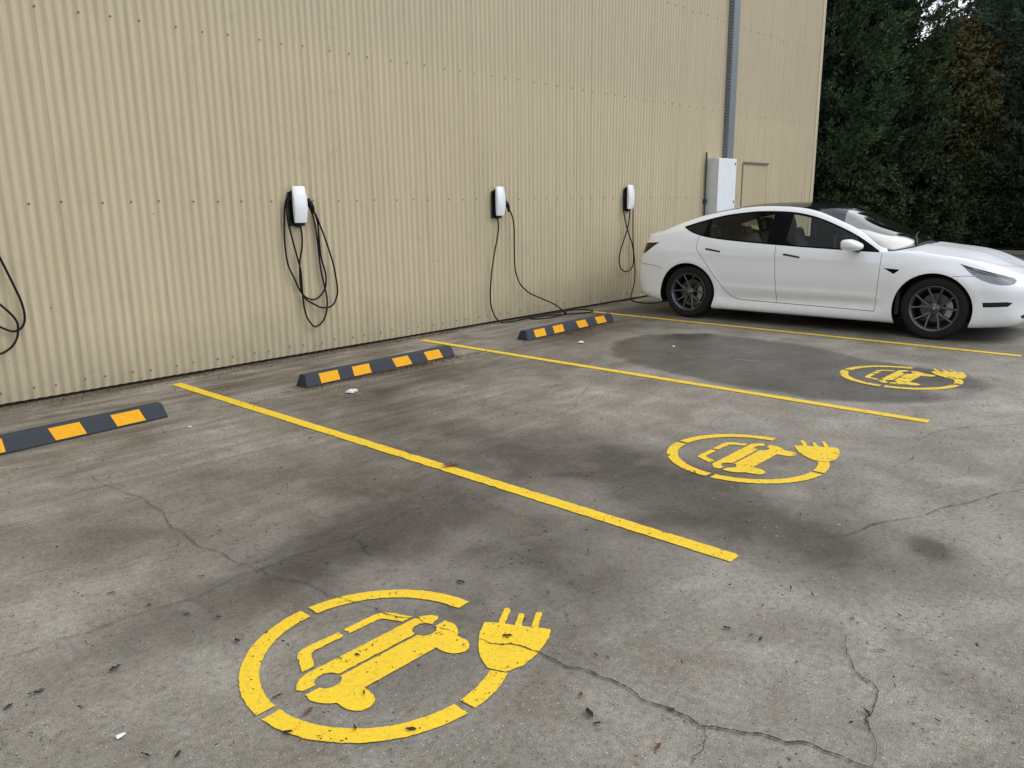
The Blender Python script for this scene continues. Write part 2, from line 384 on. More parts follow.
CR = [([(1.542, -1.793), (1.517, -2.176), (1.534, -2.679), (1.532, -3.096), (1.473, -3.48), (1.489, -3.814), (1.53, -4.005), (1.575, -4.219), (1.589, -4.338), (1.606, -4.48), (1.64, -4.62), (1.70, -4.80), (1.715, -4.95), (1.74, -5.06)], .0014),
      ([(.30, -3.86), (.585, -3.938), (.767, -3.955), (1.03, -3.994), (1.246, -4.031), (1.53, -4.005), (1.816, -4.006), (2.279, -4.001), (2.907, -3.929)], .0012),
      ([(1.74, -5.06), (1.793, -5.174), (1.818, -5.323), (1.847, -5.477), (1.829, -5.681), (1.833, -5.884), (1.918, -6.027), (1.971, -6.15), (1.978, -6.297), (2.0, -6.45)], .0030),
      ([(3.3, -5.55), (3.484, -5.719), (3.811, -5.834), (4.202, -5.997), (4.64, -6.187), (5.2, -6.35)], .0016),
      ([(2.60, -6.02), (2.408, -6.12), (2.38, -6.18), (2.30, -6.22), (2.184, -6.227), (1.99, -6.311)], .0018),
      ([(1.845, -5.885), (1.75, -5.94), (1.667, -5.947)], .0012), ([(2.004, -4.009), (1.935, -4.175), (1.926, -4.257)], .0022),
      ([(5.3, -2.9), (4.95, -3.1), (4.5, -3.35), (4.15, -3.4), (3.7, -3.0), (3.3, -2.9)], .0012), ([(1.1, -1.6), (1.3, -1.75), (1.55, -1.8)], .001),
      ([(6.3, -6.3), (6.0, -5.9), (5.6, -5.6), (5.2, -5.5)], .0014)]
cvs, cfs = [], []
for pts, w_ in CR:
    v, f = crack(pts, w_); o = len(cvs); cvs += v; cfs += [tuple(i + o for i in q) for q in f]
ck = mesh_obj('pavement_cracks', cvs, cfs, M['crack']); tag(ck, kind='structure')

# soil strip, kerb and far ground
bm = bmesh.new(); add_box(bm, 24.3, 24.45, -40, 30, -.05, .10)
tag(bm_obj('planting_bed_kerb', bm, M['kerb'], bevel=.015), kind='structure')
sv, sf = [], []
N1 = 60
for i in range(N1 + 1):
    for j in range(12):
        x = 24.45 + j * 3.2; y = -40 + i * 70 / N1
        sv.append((x, y, .06 + .12 * math.sin(i * 1.7 + j) ** 2))
for i in range(N1):
    for j in range(11): a = i * 12 + j; sf.append((a, a + 1, a + 13, a + 12))
tag(mesh_obj('garden_bed_ground', sv, sf, M['soil'], smooth=True), kind='structure')

# ------------------------------------------------------------------ parking lines
X1, X2, X3 = 2.916, 5.715, 8.72
def line_mesh(x, y0, y1, w=.043):
    n = int(abs(y1 - y0) / .02); vs, fs = [], []
    for i in range(n + 1):
        y = y0 + (y1 - y0) * i / n
        e = lambda: random.gauss(0, .0014) - (.010 * max(0, math.sin(i * .55) * math.sin(i * .17 + 1) - .45) if 110 < i < 190 else 0) - (random.random() < .05) * random.uniform(0, .008)
        vs += [(x - w - e(), y, .004), (x + w + e(), y, .004)]
        if i: fs.append((2 * i - 2, 2 * i - 1, 2 * i + 1, 2 * i))
    return vs, fs
for x, y0, y1, lab in ((X1, -.26, -5.445, 'long yellow bay line nearest the camera, its paint chipped beside a rusty leaf'),
                       (X2, -.25, -5.447, 'long yellow bay line beside the damp patch, ending at the middle wheel stop'),
                       (X3, -.30, -5.447, 'long yellow bay line running alongside the white car')):
    v, f = line_mesh(x, y0, y1)
    o = mesh_obj('parking_line', v, f, M['yellow']); tag(o, lab, 'painted line', 'yellow lines dividing the parking bays')

# ------------------------------------------------------------------ painted stencil
def arc(r, a0, a1, n=40): return [(r * math.cos(R(a0 + (a1 - a0) * i / n)), r * math.sin(R(a0 + (a1 - a0) * i / n))) for i in range(n + 1)]
RI, RO = .390, .4525
def ringseg(a0, a1): return arc(RO, a0, a1) + arc(RI, a1, a0)
def smoothpts(P, n=5): return [tuple(q)[:2] for q in catmull([(x, y, 0) for x, y in P], n)]
SEG = [ringseg(2.9, 87.6), ringseg(91.8, 178.2), ringseg(181.8, 266.8)]
plug_lead = arc(RO, 270.8, 297, 12) + arc(RI, 297, 270.8, 12)
plug = [(.182, -.331), (.198, -.297), (.222, -.26), (.262, -.212), (.318, -.163), (.383, -.124), (.411, -.166), (.498, -.114), (.509, -.113), (.516, -.121), (.510, -.135), (.424, -.188),
        (.441, -.222), (.504, -.182), (.515, -.181), (.522, -.190), (.516, -.200), (.452, -.243), (.467, -.275), (.552, -.224), (.564, -.222), (.572, -.231), (.568, -.242), (.482, -.295),
        (.503, -.338), (.463, -.364), (.425, -.379), (.372, -.397), (.323, -.407), (.27, -.411), (.205, -.395)]
frameL = [(-.234, .104), (-.203, .180), (-.196, .196), (-.180, .211), (-.160, .219), (-.14, .222), (-.011, .220), (-.013, .184), (-.136, .183), (-.152, .176), (-.161, .163), (-.187, .104)]
frameR = [(-x + .0, y) for x, y in frameL][::-1]
cl = [(-.158, .005), (.158, .005)] + [(.206 + .043 * math.cos(R(a)), .002 + .043 * math.sin(R(a))) for a in range(170, 9, -16)] + [(.252, .010), (.288, .020), (.299, .036), (.288, .058), (.264, .078), (.235, .088)] \
    + [(-.235, .086), (-.264, .076), (-.288, .056), (-.301, .032), (-.292, .014), (-.252, .010)] + [(-.206 + .043 * math.cos(R(a)), .002 + .043 * math.sin(R(a))) for a in range(170, 9, -16)]
lo = [(-.158, -.007), (.158, -.007)] + [(.206 + .043 * math.cos(R(a)), .0 + .040 * math.sin(R(a))) for a in range(190, 351, 16)] + [(.252, -.010), (.296, -.008), (.303, -.045), (.290, -.078), (.272, -.102), (.254, -.116), (.254, -.165), (.243, -.190), (.226, -.203),
      (.203, -.209), (.181, -.202), (.165, -.188), (.155, -.165), (.153, -.117), (-.153, -.117), (-.156, -.165), (-.166, -.188), (-.182, -.202), (-.204, -.210), (-.227, -.204), (-.244, -.19), (-.255, -.165), (-.256, -.117),
      (-.274, -.102), (-.292, -.078), (-.304, -.045), (-.297, -.008), (-.252, -.010)] + [(-.206 + .043 * math.cos(R(a)), .0 + .040 * math.sin(R(a))) for a in range(190, 351, 16)]
def flat_polys(polys, jit=.0012):
    vs, fs = [], []
    for P in polys:
        # densify and roughen the stencil edge
        Q = []
        for a, b in zip(P, P[1:] + P[:1]):
            L = math.hypot(b[0] - a[0], b[1] - a[1]); k = max(1, int(L / .012))
            for i in range(k): Q.append((a[0] + (b[0] - a[0]) * i / k + random.gauss(0, jit), a[1] + (b[1] - a[1]) * i / k + random.gauss(0, jit)))
        o = len(vs); vs += [(x, y, 0) for x, y in Q]
        for t in tessellate_polygon([[Vector((x, y, 0)) for x, y in Q]]):
            a, b, c = (Vector(vs[o + i]) for i in t)
            t = t if (b - a).cross(c - a).z > 0 else (t[0], t[2], t[1])
            fs.append(tuple(i + o for i in t))
    return vs, fs
for i, (cx, cy, s, mat, jit, lab) in enumerate((
    (1.457, -4.881, 1.0, M['yellow_new'], .0010, 'large crisp yellow electric car and plug symbol crossed by a crack, nearest the camera'),
    (4.219, -4.853, 1.02, M['yellow'], .0014, 'clean yellow electric car and plug symbol in the middle bay, near the round oil spot'),
    (7.045, -4.86, 1.045, M['yellow_worn'], .0030, 'patchy worn yellow electric car and plug symbol on the damp dark patch'))):
    t = empty('ev_charging_symbol', (cx, cy, .004)); t.scale = (s, s, 1)
    tag(t, lab, 'road marking', 'electric vehicle symbols painted in the bays')
    for seg in SEG: v, f = flat_polys([seg], jit); mesh_obj('ring_segment', v, f, mat, t)
    v, f = flat_polys([plug_lead + []], jit); mesh_obj('plug_cord', v, f, mat, t)
    v, f = flat_polys([plug], jit); mesh_obj('plug', v, f, mat, t)
    v, f = flat_polys([frameL, frameR], jit); mesh_obj('car_window_outline', v, f, mat, t)
    v, f = flat_polys([cl, lo], jit); mesh_obj('car_front_outline', v, f, mat, t)

# ------------------------------------------------------------------ wheel stops
def wheel_stop(x, y, rz, lab, g='black and yellow rubber wheel stops'):
    t = empty('wheel_stop', (x, y, 0), rz); tag(t, lab, 'wheel stop', g)
    L, Wb, Wt, H = 1.75, .15, .078, .104
    bm = bmesh.new(); prof = [(-Wb / 2, .0), (-Wb / 2, .012), (-Wt / 2, H - .006), (-Wt / 2 + .008, H), (Wt / 2 - .008, H), (Wt / 2, H - .006), (Wb / 2, .012), (Wb / 2, 0)]
    rings = []
    for k, (xx, inset) in enumerate(((-L / 2, 0), (L / 2, 0))):
        rings.append([bm.verts.new((xx + (-1 if k else 1) * (z / H) * .016, yy, z + .001)) for yy, z in prof])
    for i in range(len(prof) - 1): bm.faces.new((rings[0][i], rings[1][i], rings[1][i + 1], rings[0][i + 1]))
    bm.faces.new(rings[0]); bm.faces.new(rings[1][::-1]); bm.faces.new((rings[0][0], rings[0][-1], rings[1][-1], rings[1][0]))
    bm_obj('rubber_body', bm, M['cable_stop'], t, bevel=.004)
    for sgn in (-1, 1):
        n = Vector((0, sgn * (H - .018), (Wb - Wt) / 2)).normalized()
        for x0, x1, sl in ((.15, .345, 0), (.50, .69, 0), (.985, 1.18, 1), (1.385, 1.585, 1)):
            a0, a1 = -L / 2 + x0, -L / 2 + x1; sh = .0 if not sl else -.025
            bm = bmesh.new(); q = []
            for f in (.04, .97):
                yy = sgn * (Wb / 2 + (Wt / 2 - Wb / 2) * f); z = .012 + (H - .018) * f
                for xx in ((a0, a1) if f < .5 else (a1 + sh, a0 + sh)):
                    q.append(Vector((xx, yy, z + .001)) + n * .0022)
            vs = [bm.verts.new(v) for v in q] + [bm.verts.new(v - n * .004) for v in q]
            bm.faces.new(vs[:4])
            for i in range(4): bm.faces.new((vs[i], vs[(i + 1) % 4], vs[4 + (i + 1) % 4], vs[4 + i]))
            bm_obj('reflector_patch', bm, M['stop_yellow'], t)
    for xx in (-.62, 0, .62):
        bm = bmesh.new(); add_lathe(bm, [(H + .0005, .017), (H + .0025, .015), (H + .0026, .0001)], 12, 'Z', (xx, 0, 0)); bm_obj('bolt_cap', bm, M['char_black'], t)
    return t
wheel_stop(1.500, -1.275, .075, 'black and yellow wheel stop cut off by the left edge of the photo')
wheel_stop(4.420, -1.175, .030, 'black and yellow wheel stop with crumpled white paper lying in front of it')
wheel_stop(7.290, -1.085, .045, 'black and yellow wheel stop beside the charging cable coiled on the ground')

# ------------------------------------------------------------------ shed
shed = empty('corrugated_shed', (0, 0, 0)); tag(shed, 'large shed with cream corrugated steel wall, screw rows and a pale corner flashing', 'building')
XW0, XW1, HW = -14.0, 16.81, 7.6; PIT = .0762; AMP = .0073
n = int((XW1 - XW0) / PIT * 12)
X = XW0 + np.arange(n + 1) * PIT / 12
idx = np.floor((X - .0) / .762); rs = RNG.normal(0, .0006, 200)
Yw = AMP * np.cos(2 * np.pi * X / PIT) * -1 + rs[(idx.astype(int)) % 200] - .009
Z = np.array([.028, .6, 1.53, 2.3, 2.95, 4.4, HW])
V = np.stack([np.repeat(X, len(Z)), np.repeat(Yw, len(Z)), np.tile(Z, n + 1)], 1)
V[:, 1] += .0025 * np.sin(V[:, 0] * 1.9 + V[:, 2] * 1.3) + .0015 * np.sin(V[:, 0] * 5.3 + V[:, 2] * 2.1)
nz = len(Z); J = np.arange((n + 1) * nz).reshape(n + 1, nz)
F = np.stack([J[:-1, :-1].ravel(), J[1:, :-1].ravel(), J[1:, 1:].ravel(), J[:-1, 1:].ravel()], 1)
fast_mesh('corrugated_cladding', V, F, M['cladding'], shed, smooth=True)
box_obj('concrete_plinth', (XW0, 16.78, .03, .3, -.1, .20), M['crack'], shed)
bm = bmesh.new(); add_box(bm, 16.77, 16.90, -.03, .10, .02, HW + .05); bm_obj('corner_flashing', bm, M['trim'], shed, bevel=.006)
# end wall running away from the corner, gutter and roof above the frame
n2 = 1200; X2_ = .1 + np.arange(n2 + 1) * PIT / 6
V2 = np.stack([np.repeat(16.84 + AMP * np.cos(2 * np.pi * X2_ / PIT), 2), np.repeat(X2_, 2), np.tile([.03, HW], n2 + 1)], 1)
J2 = np.arange((n2 + 1) * 2).reshape(n2 + 1, 2)
fast_mesh('end_wall_cladding', V2, np.stack([J2[:-1, 0], J2[1:, 0], J2[1:, 1], J2[:-1, 1]], 1), M['cladding'], shed, smooth=True)
mesh_obj('roof', [(XW0, -.3, HW), (17.2, -.3, HW), (17.2, 8, HW + 1.4), (XW0, 8, HW + 1.4), (XW0, 16, HW), (17.2, 16, HW)], [(0, 1, 2, 3), (3, 2, 5, 4)], M['roof_sheet'], shed)
bm = bmesh.new(); add_box(bm, XW0, 17.1, -.18, -.02, HW - .16, HW - .02); bm_obj('gutter', bm, M['trim'], shed, bevel=.01)
# screws on crests (crest faces the camera where cos = +1 -> y = -AMP)
pos_s = []
for row, z0 in enumerate((.112, 1.527, 2.945, 4.36, 5.8)):
    k = int(-1 / PIT); pat = 0
    while k * PIT < 16.8:
        x = k * PIT
        pos_s.append((x + random.uniform(-.004, .004), z0 + random.uniform(-.008, .008)))
        k += 3 if (pat % 3 == 0 or row == 0) else 4 if pat % 3 == 1 else 3
        if row == 0 and pat % 2: k -= 1
        pat += 1
def vis(x, z): return x > .6 and x < 16.8
pos_s.sort(key=lambda p: (0 if p[0] > .7 else 1, p[0] + .5 * p[1]))
me_s = None
rest = bmesh.new()
for i, (x, z) in enumerate(pos_s):
    if i < 96:
        if me_s is None:
            bm = bmesh.new(); add_lathe(bm, [(0, .0085), (-.002, .0085), (-.0025, .0055), (-.0075, .005), (-.008, .0001)], 8, 'Y')
            o = bm_obj('screw', bm, M['screw'], shed); me_s = o.data
        else:
            o = bpy.data.objects.new('screw', me_s); link(o, shed)
        o.location = (x, -.0185, z)
    else: add_lathe(rest, [(0, .0085), (-.002, .0085), (-.0025, .0055), (-.0075, .005), (-.008, .0001)], 6, 'Y', (x, -.0185, z))
tag(bm_obj('screw_rows', rest, M['screw'], shed), kind='stuff')
# hatch
hx0, hx1, hz = 13.68, 14.62, 2.11
bm = bmesh.new(); add_box(bm, hx0, hx1, -.034, -.022, .9, hz)
hp = bm_obj('hatch_panel', bm, M['hatch'], shed, bevel=.003)
bm = bmesh.new()
add_box(bm, hx0 - .03, hx1 + .03, -.06, -.03, hz + .003, hz + .035)
bm_obj('hatch_drip_edge', bm, M['screw'], shed, bevel=.003)
bm = bmesh.new(); add_box(bm, hx1 + .002, hx1 + .014, -.04, -.02, .9, hz - .003); bm_obj('hatch_seam', bm, M['trim'], shed)
bm = bmesh.new(); add_box(bm, hx0 - .014, hx0 - .002, -.04, -.02, .9, hz - .003); bm_obj('hatch_seam', bm, M['trim'], shed)

# cable tray up the wall
tray = empty('cable_tray', (13.0, 0, 0)); tag(tray, 'grey galvanised cable tray with perforated side rising above the white cabinet', 'cable tray')
bm = bmesh.new(); add_box(bm, -.10, .10, -.110, -.0995, 2.10, HW - .2); bm_obj('cover', bm, M['galv'], tray, bevel=.002)
bm = bmesh.new(); 
for k_ in range(int((HW - 2.4) / .05)):                # perforated side: rungs between two flanges
    z_ = 2.12 + .05 * k_; add_box(bm, -.10, -.097, -.082, -.034, z_, z_ + .037)
add_box(bm, -.10, -.097, -.0985, -.082, 2.10, HW - .2); add_box(bm, -.10, -.097, -.034, -.018, 2.10, HW - .2)
bm_obj('side_rail', bm, M['galv'], tray)
bm = bmesh.new(); add_box(bm, .097, .10, -.0985, -.018, 2.10, HW - .2); bm_obj('side_rail', bm, M['galv'], tray)
bm = bmesh.new(); add_box(bm, -.0, .02, -.0995, -.018, 2.102, HW - .21); bm_obj('cable_bundle', bm, M['galv_dark'], tray, bevel=.008)

# electrical cabinet
cab = empty('electrical_cabinet', (12.66, 0, 0)); tag(cab, 'tall white wall-mounted electrical cabinet behind the rear of the car', 'cabinet')
bm = bmesh.new(); add_box(bm, -.315, .315, -.225, -.02, .75, 2.165); bm_obj('housing', bm, M['box_side'], cab, bevel=.006)
bm = bmesh.new(); add_box(bm, -.31, .31, -.25, -.2275, .76, 2.16); bm_obj('door', bm, M['box_white'], cab, bevel=.008)
for zz in (2.08, 1.45, .9):
    bm = bmesh.new(); add_box(bm, .24, .275, -.258, -.2505, zz - .02, zz + .02); bm_obj('latch', bm, M['galv'], cab, bevel=.003)
bm = bmesh.new(); add_tube(bm, [(-.37, -.045, .02), (-.37, -.045, 2.26)], .014, 8); add_box(bm, -.395, -.345, -.07, -.02, 1.43, 1.50)
bm_obj('conduit', bm, M['galv_dark'], cab)

# ------------------------------------------------------------------ wall chargers
def charger(x, z0, lab, cables, plug_at=None):
    t = empty('wall_charger', (x, 0, z0)); tag(t, lab, 'charger', 'white wall chargers on the corrugated wall')
    H, W = .345, .146
    # back housing: a rounded black body with a waist the cable wraps round
    bm = bmesh.new(); add_box(bm, -.055, .055, -.085, -.02, .02, H - .03); bm_obj('back_housing', bm, M['char_black'], t, bevel=.015, seg=3)
    bm = bmesh.new(); add_box(bm, -.085, .085, -.033, -.0185, -.03, H - .05); bm_obj('mounting_plate', bm, M['char_black'], t, bevel=.006)
    # faceplate: bowed white shell
    vs, fs = [], []; nz_, nx_ = 14, 10
    for s_, inn in ((0, 0), (1, 1)):
        for i in range(nz_ + 1):
            f = i / nz_; z = H * f; bow = .036 * math.sin(math.pi * (.12 + .80 * f)) ; hw = W / 2 * (1 - .04 * abs(f - .55) ** 2 * 8)
            for j in range(nx_ + 1):
                g = j / nx_ * 2 - 1; y = -.080 - bow - .012 * (1 - abs(g) ** 3)
                if inn: y = -.075; 
                vs.append((hw * g * (.97 if inn else 1), y, z * (1) + (0.004 if inn and i == 0 else 0)))
    m_ = (nz_ + 1) * (nx_ + 1); idx_ = lambda s, i, j: s * m_ + i * (nx_ + 1) + j
    for i in range(nz_):
        for j in range(nx_):
            fs.append((idx_(0, i, j), idx_(0, i, j + 1), idx_(0, i + 1, j + 1), idx_(0, i + 1, j)))
            fs.append((idx_(1, i, j), idx_(1, i + 1, j), idx_(1, i + 1, j + 1), idx_(1, i, j + 1)))
    for i in range(nz_):
        fs.append((idx_(0, i, 0), idx_(0, i + 1, 0), idx_(1, i + 1, 0), idx_(1, i, 0)))
        fs.append((idx_(0, i, nx_), idx_(1, i, nx_), idx_(1, i + 1, nx_), idx_(0, i + 1, nx_)))
    for j in range(nx_):
        fs.append((idx_(0, 0, j), idx_(1, 0, j), idx_(1, 0, j + 1), idx_(0, 0, j + 1)))
        fs.append((idx_(0, nz_, j), idx_(0, nz_, j + 1), idx_(1, nz_, j + 1), idx_(1, nz_, j)))
    o = mesh_obj('faceplate', vs, fs, M['char_white'], t, smooth=True)
    b = o.modifiers.new('bevel', 'BEVEL'); b.width = .004; b.segments = 2; b.limit_method = 'ANGLE'; b.harden_normals = True
    bm = bmesh.new(); add_tube(bm, [(-.012, -.052, .02), (-.012, -.052, -.045)], [.018, .013], 10); bm_obj('cable_gland', bm, M['char_black'], t)
    for c in cables:
        bm = bmesh.new(); pts = catmull([(a - x, b_, z - z0) for a, b_, z in c], 12); add_tube(bm, pts, .0088, 8)
        bm_obj('cable', bm, M['cable'], t, smooth=True)
    if plug_at:
        a, b_, z = plug_at
        bm = bmesh.new(); add_tube(bm, [(a - x - .035, b_, z - z0 + .05), (a - x - .01, b_ - .01, z - z0 + .015), (a - x + .012, b_ - .012, z - z0 - .03), (a - x + .022, b_ - .01, z - z0 - .085)], [.022, .024, .020, .0125], 12)
        bm_obj('connector_handle', bm, M['char_black'], t, smooth=True)
    return t
def wl(pts, y0=-.05, y1=None):
    n = len(pts); y1 = y0 if y1 is None else y1
    return [(a, y0 + (y1 - y0) * i / (n - 1), z) for i, (a, z) in enumerate(pts)]
c1a = wl([(4.35, 1.60), (4.304, 1.585), (4.262, 1.545), (4.232, 1.46), (4.218, 1.344), (4.205, 1.17), (4.21, 1.001), (4.232, .89), (4.272, .802), (4.349, .638), (4.437, .569), (4.531, .57), (4.622, .654), (4.642, .75), (4.636, .835), (4.599, .978), (4.589, 1.158), (4.58, 1.335), (4.511, 1.491), (4.44, 1.55)], -.045, -.055)
c1b = wl([(4.30, 1.57), (4.25, 1.50), (4.241, 1.362), (4.296, 1.093), (4.346, .875), (4.352, .70), (4.354, .557), (4.370, .45), (4.397, .371), (4.462, .292), (4.535, .303), (4.595, .36), (4.631, .447), (4.640, .56), (4.624, .674), (4.60, .80), (4.584, .939), (4.575, 1.15), (4.55, 1.36), (4.49, 1.50), (4.42, 1.57)], -.068, -.04)
c1c = wl([(4.385, 1.30), (4.395, 1.20), (4.386, 1.088), (4.352, .96), (4.340, .86), (4.335, .74), (4.349, .638), (4.385, .575), (4.434, .539), (4.548, .477), (4.644, .467), (4.70, .49), (4.736, .54), (4.760, .61), (4.758, .70), (4.73, .89), (4.69, 1.03), (4.649, 1.155), (4.58, 1.335), (4.52, 1.46), (4.47, 1.53)], -.055, -.075)
charger(4.372, 1.316, 'white wall charger with its black cable hung in neat loops above the middle wheel stop', [c1a, c1b, c1c], (4.505, -.075, 1.49))
c2 = [(7.185, -.052, 1.29), (7.195, -.055, 1.18), (7.16, -.06, 1.05), (7.112, -.06, .889), (7.06, -.06, .68), (7.033, -.06, .488), (7.022, -.06, .34), (7.044, -.06, .20), (7.12, -.06, .07), (7.20, -.09, .012),
      (7.36, -.14, .010), (7.60, -.10, .010), (7.85, -.06, .010), (8.15, -.05, .010), (8.45, -.045, .010), (8.66, -.08, .010), (8.78, -.18, .010), (8.79, -.30, .010), (8.70, -.385, .010), (8.50, -.36, .010), (8.25, -.25, .010), (8.0, -.14, .010),
      (7.78, -.10, .012), (7.66, -.17, .012), (7.72, -.26, .010), (7.88, -.31, .012), (8.05, -.31, .014), (8.16, -.31, .025), (8.19, -.30, .05)]
c2u = [(8.205, -.31, .012), (8.195, -.30, .045), (8.16, -.25, .10), (8.11, -.19, .155), (8.03, -.15, .20), (7.92, -.12, .248), (7.82, -.10, .29), (7.685, -.09, .355), (7.56, -.08, .46), (7.499, -.08, .56), (7.468, -.08, .65), (7.457, -.08, .74), (7.452, -.08, .95), (7.453, -.08, 1.138), (7.44, -.08, 1.25), (7.405, -.08, 1.345), (7.35, -.08, 1.41), (7.30, -.08, 1.45)]
ch2 = charger(7.195, 1.328, 'white wall charger with one cable trailing down to a coil on the ground', [c2, c2u], (7.325, -.08, 1.455))
bm = bmesh.new(); add_tube(bm, [(8.20 - 7.195, -.31, .016 - 1.328), (8.195 - 7.195, -.305, .05 - 1.328), (8.18 - 7.195, -.29, .085 - 1.328)], [.018, .020, .012], 10); bm_obj('cable_clip', bm, M['char_black'], ch2, smooth=True)
c3a = [(10.05, -.055, 1.36), (10.03, -.06, 1.25), (9.983, -.06, 1.075), (9.90, -.06, .92), (9.828, -.06, .788), (9.79, -.06, .69), (9.787, -.06, .603), (9.83, -.06, .51), (9.911, -.06, .46), (10.0, -.06, .448), (10.08, -.06, .465), (10.15, -.06, .524), (10.165, -.06, .62), (10.142, -.07, .745), (10.08, -.08, .87), (9.985, -.08, 1.021), (9.92, -.075, 1.16), (9.88, -.065, 1.315), (9.87, -.055, 1.45), (9.895, -.05, 1.55), (9.955, -.05, 1.61), (10.02, -.05, 1.62), (10.09, -.05, 1.57), (10.13, -.05, 1.48), (10.139, -.05, 1.38), (10.14, -.055, 1.1), (10.147, -.06, .853), (10.175, -.06, .70), (10.20, -.06, .577), (10.215, -.06, .43), (10.205, -.06, .27), (10.15, -.06, .14), (10.10, -.07, .05), (10.08, -.10, .012),
       (9.99, -.22, .010), (9.92, -.36, .010), (9.95, -.50, .010), (10.1, -.56, .010), (10.5, -.58, .010), (10.85, -.55, .012), (11.02, -.62, .10), (11.06, -.78, .42), (11.05, -.92, .76), (11.03, -1.0, .86)]
charger(10.005, 1.369, 'white wall charger whose cable hangs in a figure eight and runs to the parked car', [c3a])
c0a = wl([(1.60, 1.50), (1.68, 1.40), (1.74, 1.27), (1.80, 1.129), (1.868, .902), (1.895, .80), (1.905, .717), (1.900, .65), (1.878, .605), (1.845, .582), (1.803, .58), (1.73, .623), (1.62, .71), (1.50, .86), (1.43, 1.1), (1.42, 1.35), (1.5, 1.55)], -.06, -.05)
c0b = wl([(1.58, 1.32), (1.60, 1.1), (1.66, .93), (1.70, .84), (1.753, .789), (1.82, .703), (1.848, .64), (1.845, .586), (1.832, .53), (1.799, .477), (1.76, .445), (1.702, .422), (1.60, .44), (1.50, .55), (1.44, .8), (1.41, 1.2), (1.45, 1.5), (1.52, 1.58)], -.05, -.07)
charger(1.575, 1.316, 'charger at the far left, only its looped black cable inside the photo', [c0a, c0b], (1.71, -.075, 1.46))

# ------------------------------------------------------------------ the parked car (L = metres from the nose, Y = half width, z = height)
def paint_mat():
    m, nt, b = new_mat('pearl_white_paint'); T = NT(nt); P = T.obj()
    v = T.noise(P, 2.5, 3); dirt = T.noise(P, 9, 6, .7)
    sx = T.n('ShaderNodeSeparateXYZ'); T.l(P, sx.inputs[0])
    mr = T.n('ShaderNodeMapRange'); mr.inputs[1].default_value = .55; mr.inputs[2].default_value = .16; T.l(sx.outputs[2], mr.inputs[0])
    c = T.mix(v, (.82, .85, .89), (.87, .90, .94))
    c = T.mix(T.math('MULTIPLY', T.math('MULTIPLY', mr.outputs[0], dirt), .5), c, (.42, .40, .36))
    T.l(c, b.inputs['Base Color']); b.inputs['Roughness'].default_value = .30; b.inputs['Coat Weight'].default_value = .55
    b.inputs['Coat Roughness'].default_value = .03; b.inputs['Specular IOR Level'].default_value = .3
    vor = T.n('ShaderNodeTexVoronoi'); vor.inputs['Scale'].default_value = 70; T.l(P, vor.inputs['Vector'])
    s2 = T.n('ShaderNodeSeparateColor'); T.l(vor.outputs['Color'], s2.inputs[0])
    up = T.n('ShaderNodeSeparateXYZ'); T.l(T.n('ShaderNodeNewGeometry').outputs['Normal'], up.inputs[0])
    hgt = T.math('MULTIPLY', T.math('SUBTRACT', .45, vor.outputs['Distance'], clamp=True), T.math('MULTIPLY', T.math('GREATER_THAN', s2.outputs[0], .45), T.math('GREATER_THAN', up.outputs[2], .5)))
    bp = T.n('ShaderNodeBump'); bp.inputs['Strength'].default_value = .7; bp.inputs['Distance'].default_value = .003; T.l(hgt, bp.inputs['Height']); T.l(bp.outputs[0], b.inputs['Coat Normal'])
    return m
M['paint'] = paint_mat()
M['gap'] = simple('panel_gap_black', (.01, .01, .011), .7)
M['gloss_black'] = simple('gloss_black_trim', (.004, .004, .005), .18, var=.05, spec=.06)
M['roof_glass'] = simple('tinted_roof_glass', (.008, .009, .011), .08, var=.05, spec=.3)
M['satin_black'] = simple('satin_black_trim', (.02, .02, .022), .4)
M['glass_front'] = glass_mat('door_glass', (.86, .90, .87), boost=.65)
M['glass_rear'] = glass_mat('tinted_rear_glass', (.66, .69, .66), boost=.6)
M['windscreen'] = glass_mat('windscreen_glass', (.60, .66, .64), boost=3.0)
M['lens'] = glass_mat('headlight_lens', (.85, .87, .9), boost=1.4)
M['lamp_dark'] = simple('headlight_housing', (.34, .35, .38), .3, .5)
M['chrome'] = simple('lamp_reflector', (.75, .77, .8), .12, 1.0)
M['tail_red'] = simple('smoked_tail_lamp', (.035, .003, .005), .1, spec=.3)
M['tyre'] = simple('tyre_rubber', (.011, .011, .012), .8, vscale=30, var=.3, spec=.3)
M['rim'] = simple('dark_grey_alloy', (.125, .125, .13), .3, .8)
M['disc'] = simple('brake_disc_steel', (.10, .10, .105), .4, .9)
M['caliper'] = simple('brake_caliper', (.30, .30, .31), .4, .5)
M['interior'] = simple('black_interior', (.022, .022, .024), .6)
M['seat'] = simple('black_seat', (.03, .03, .033), .5)
M['silver'] = simple('silver_emblem', (.6, .6, .62), .25, .9)

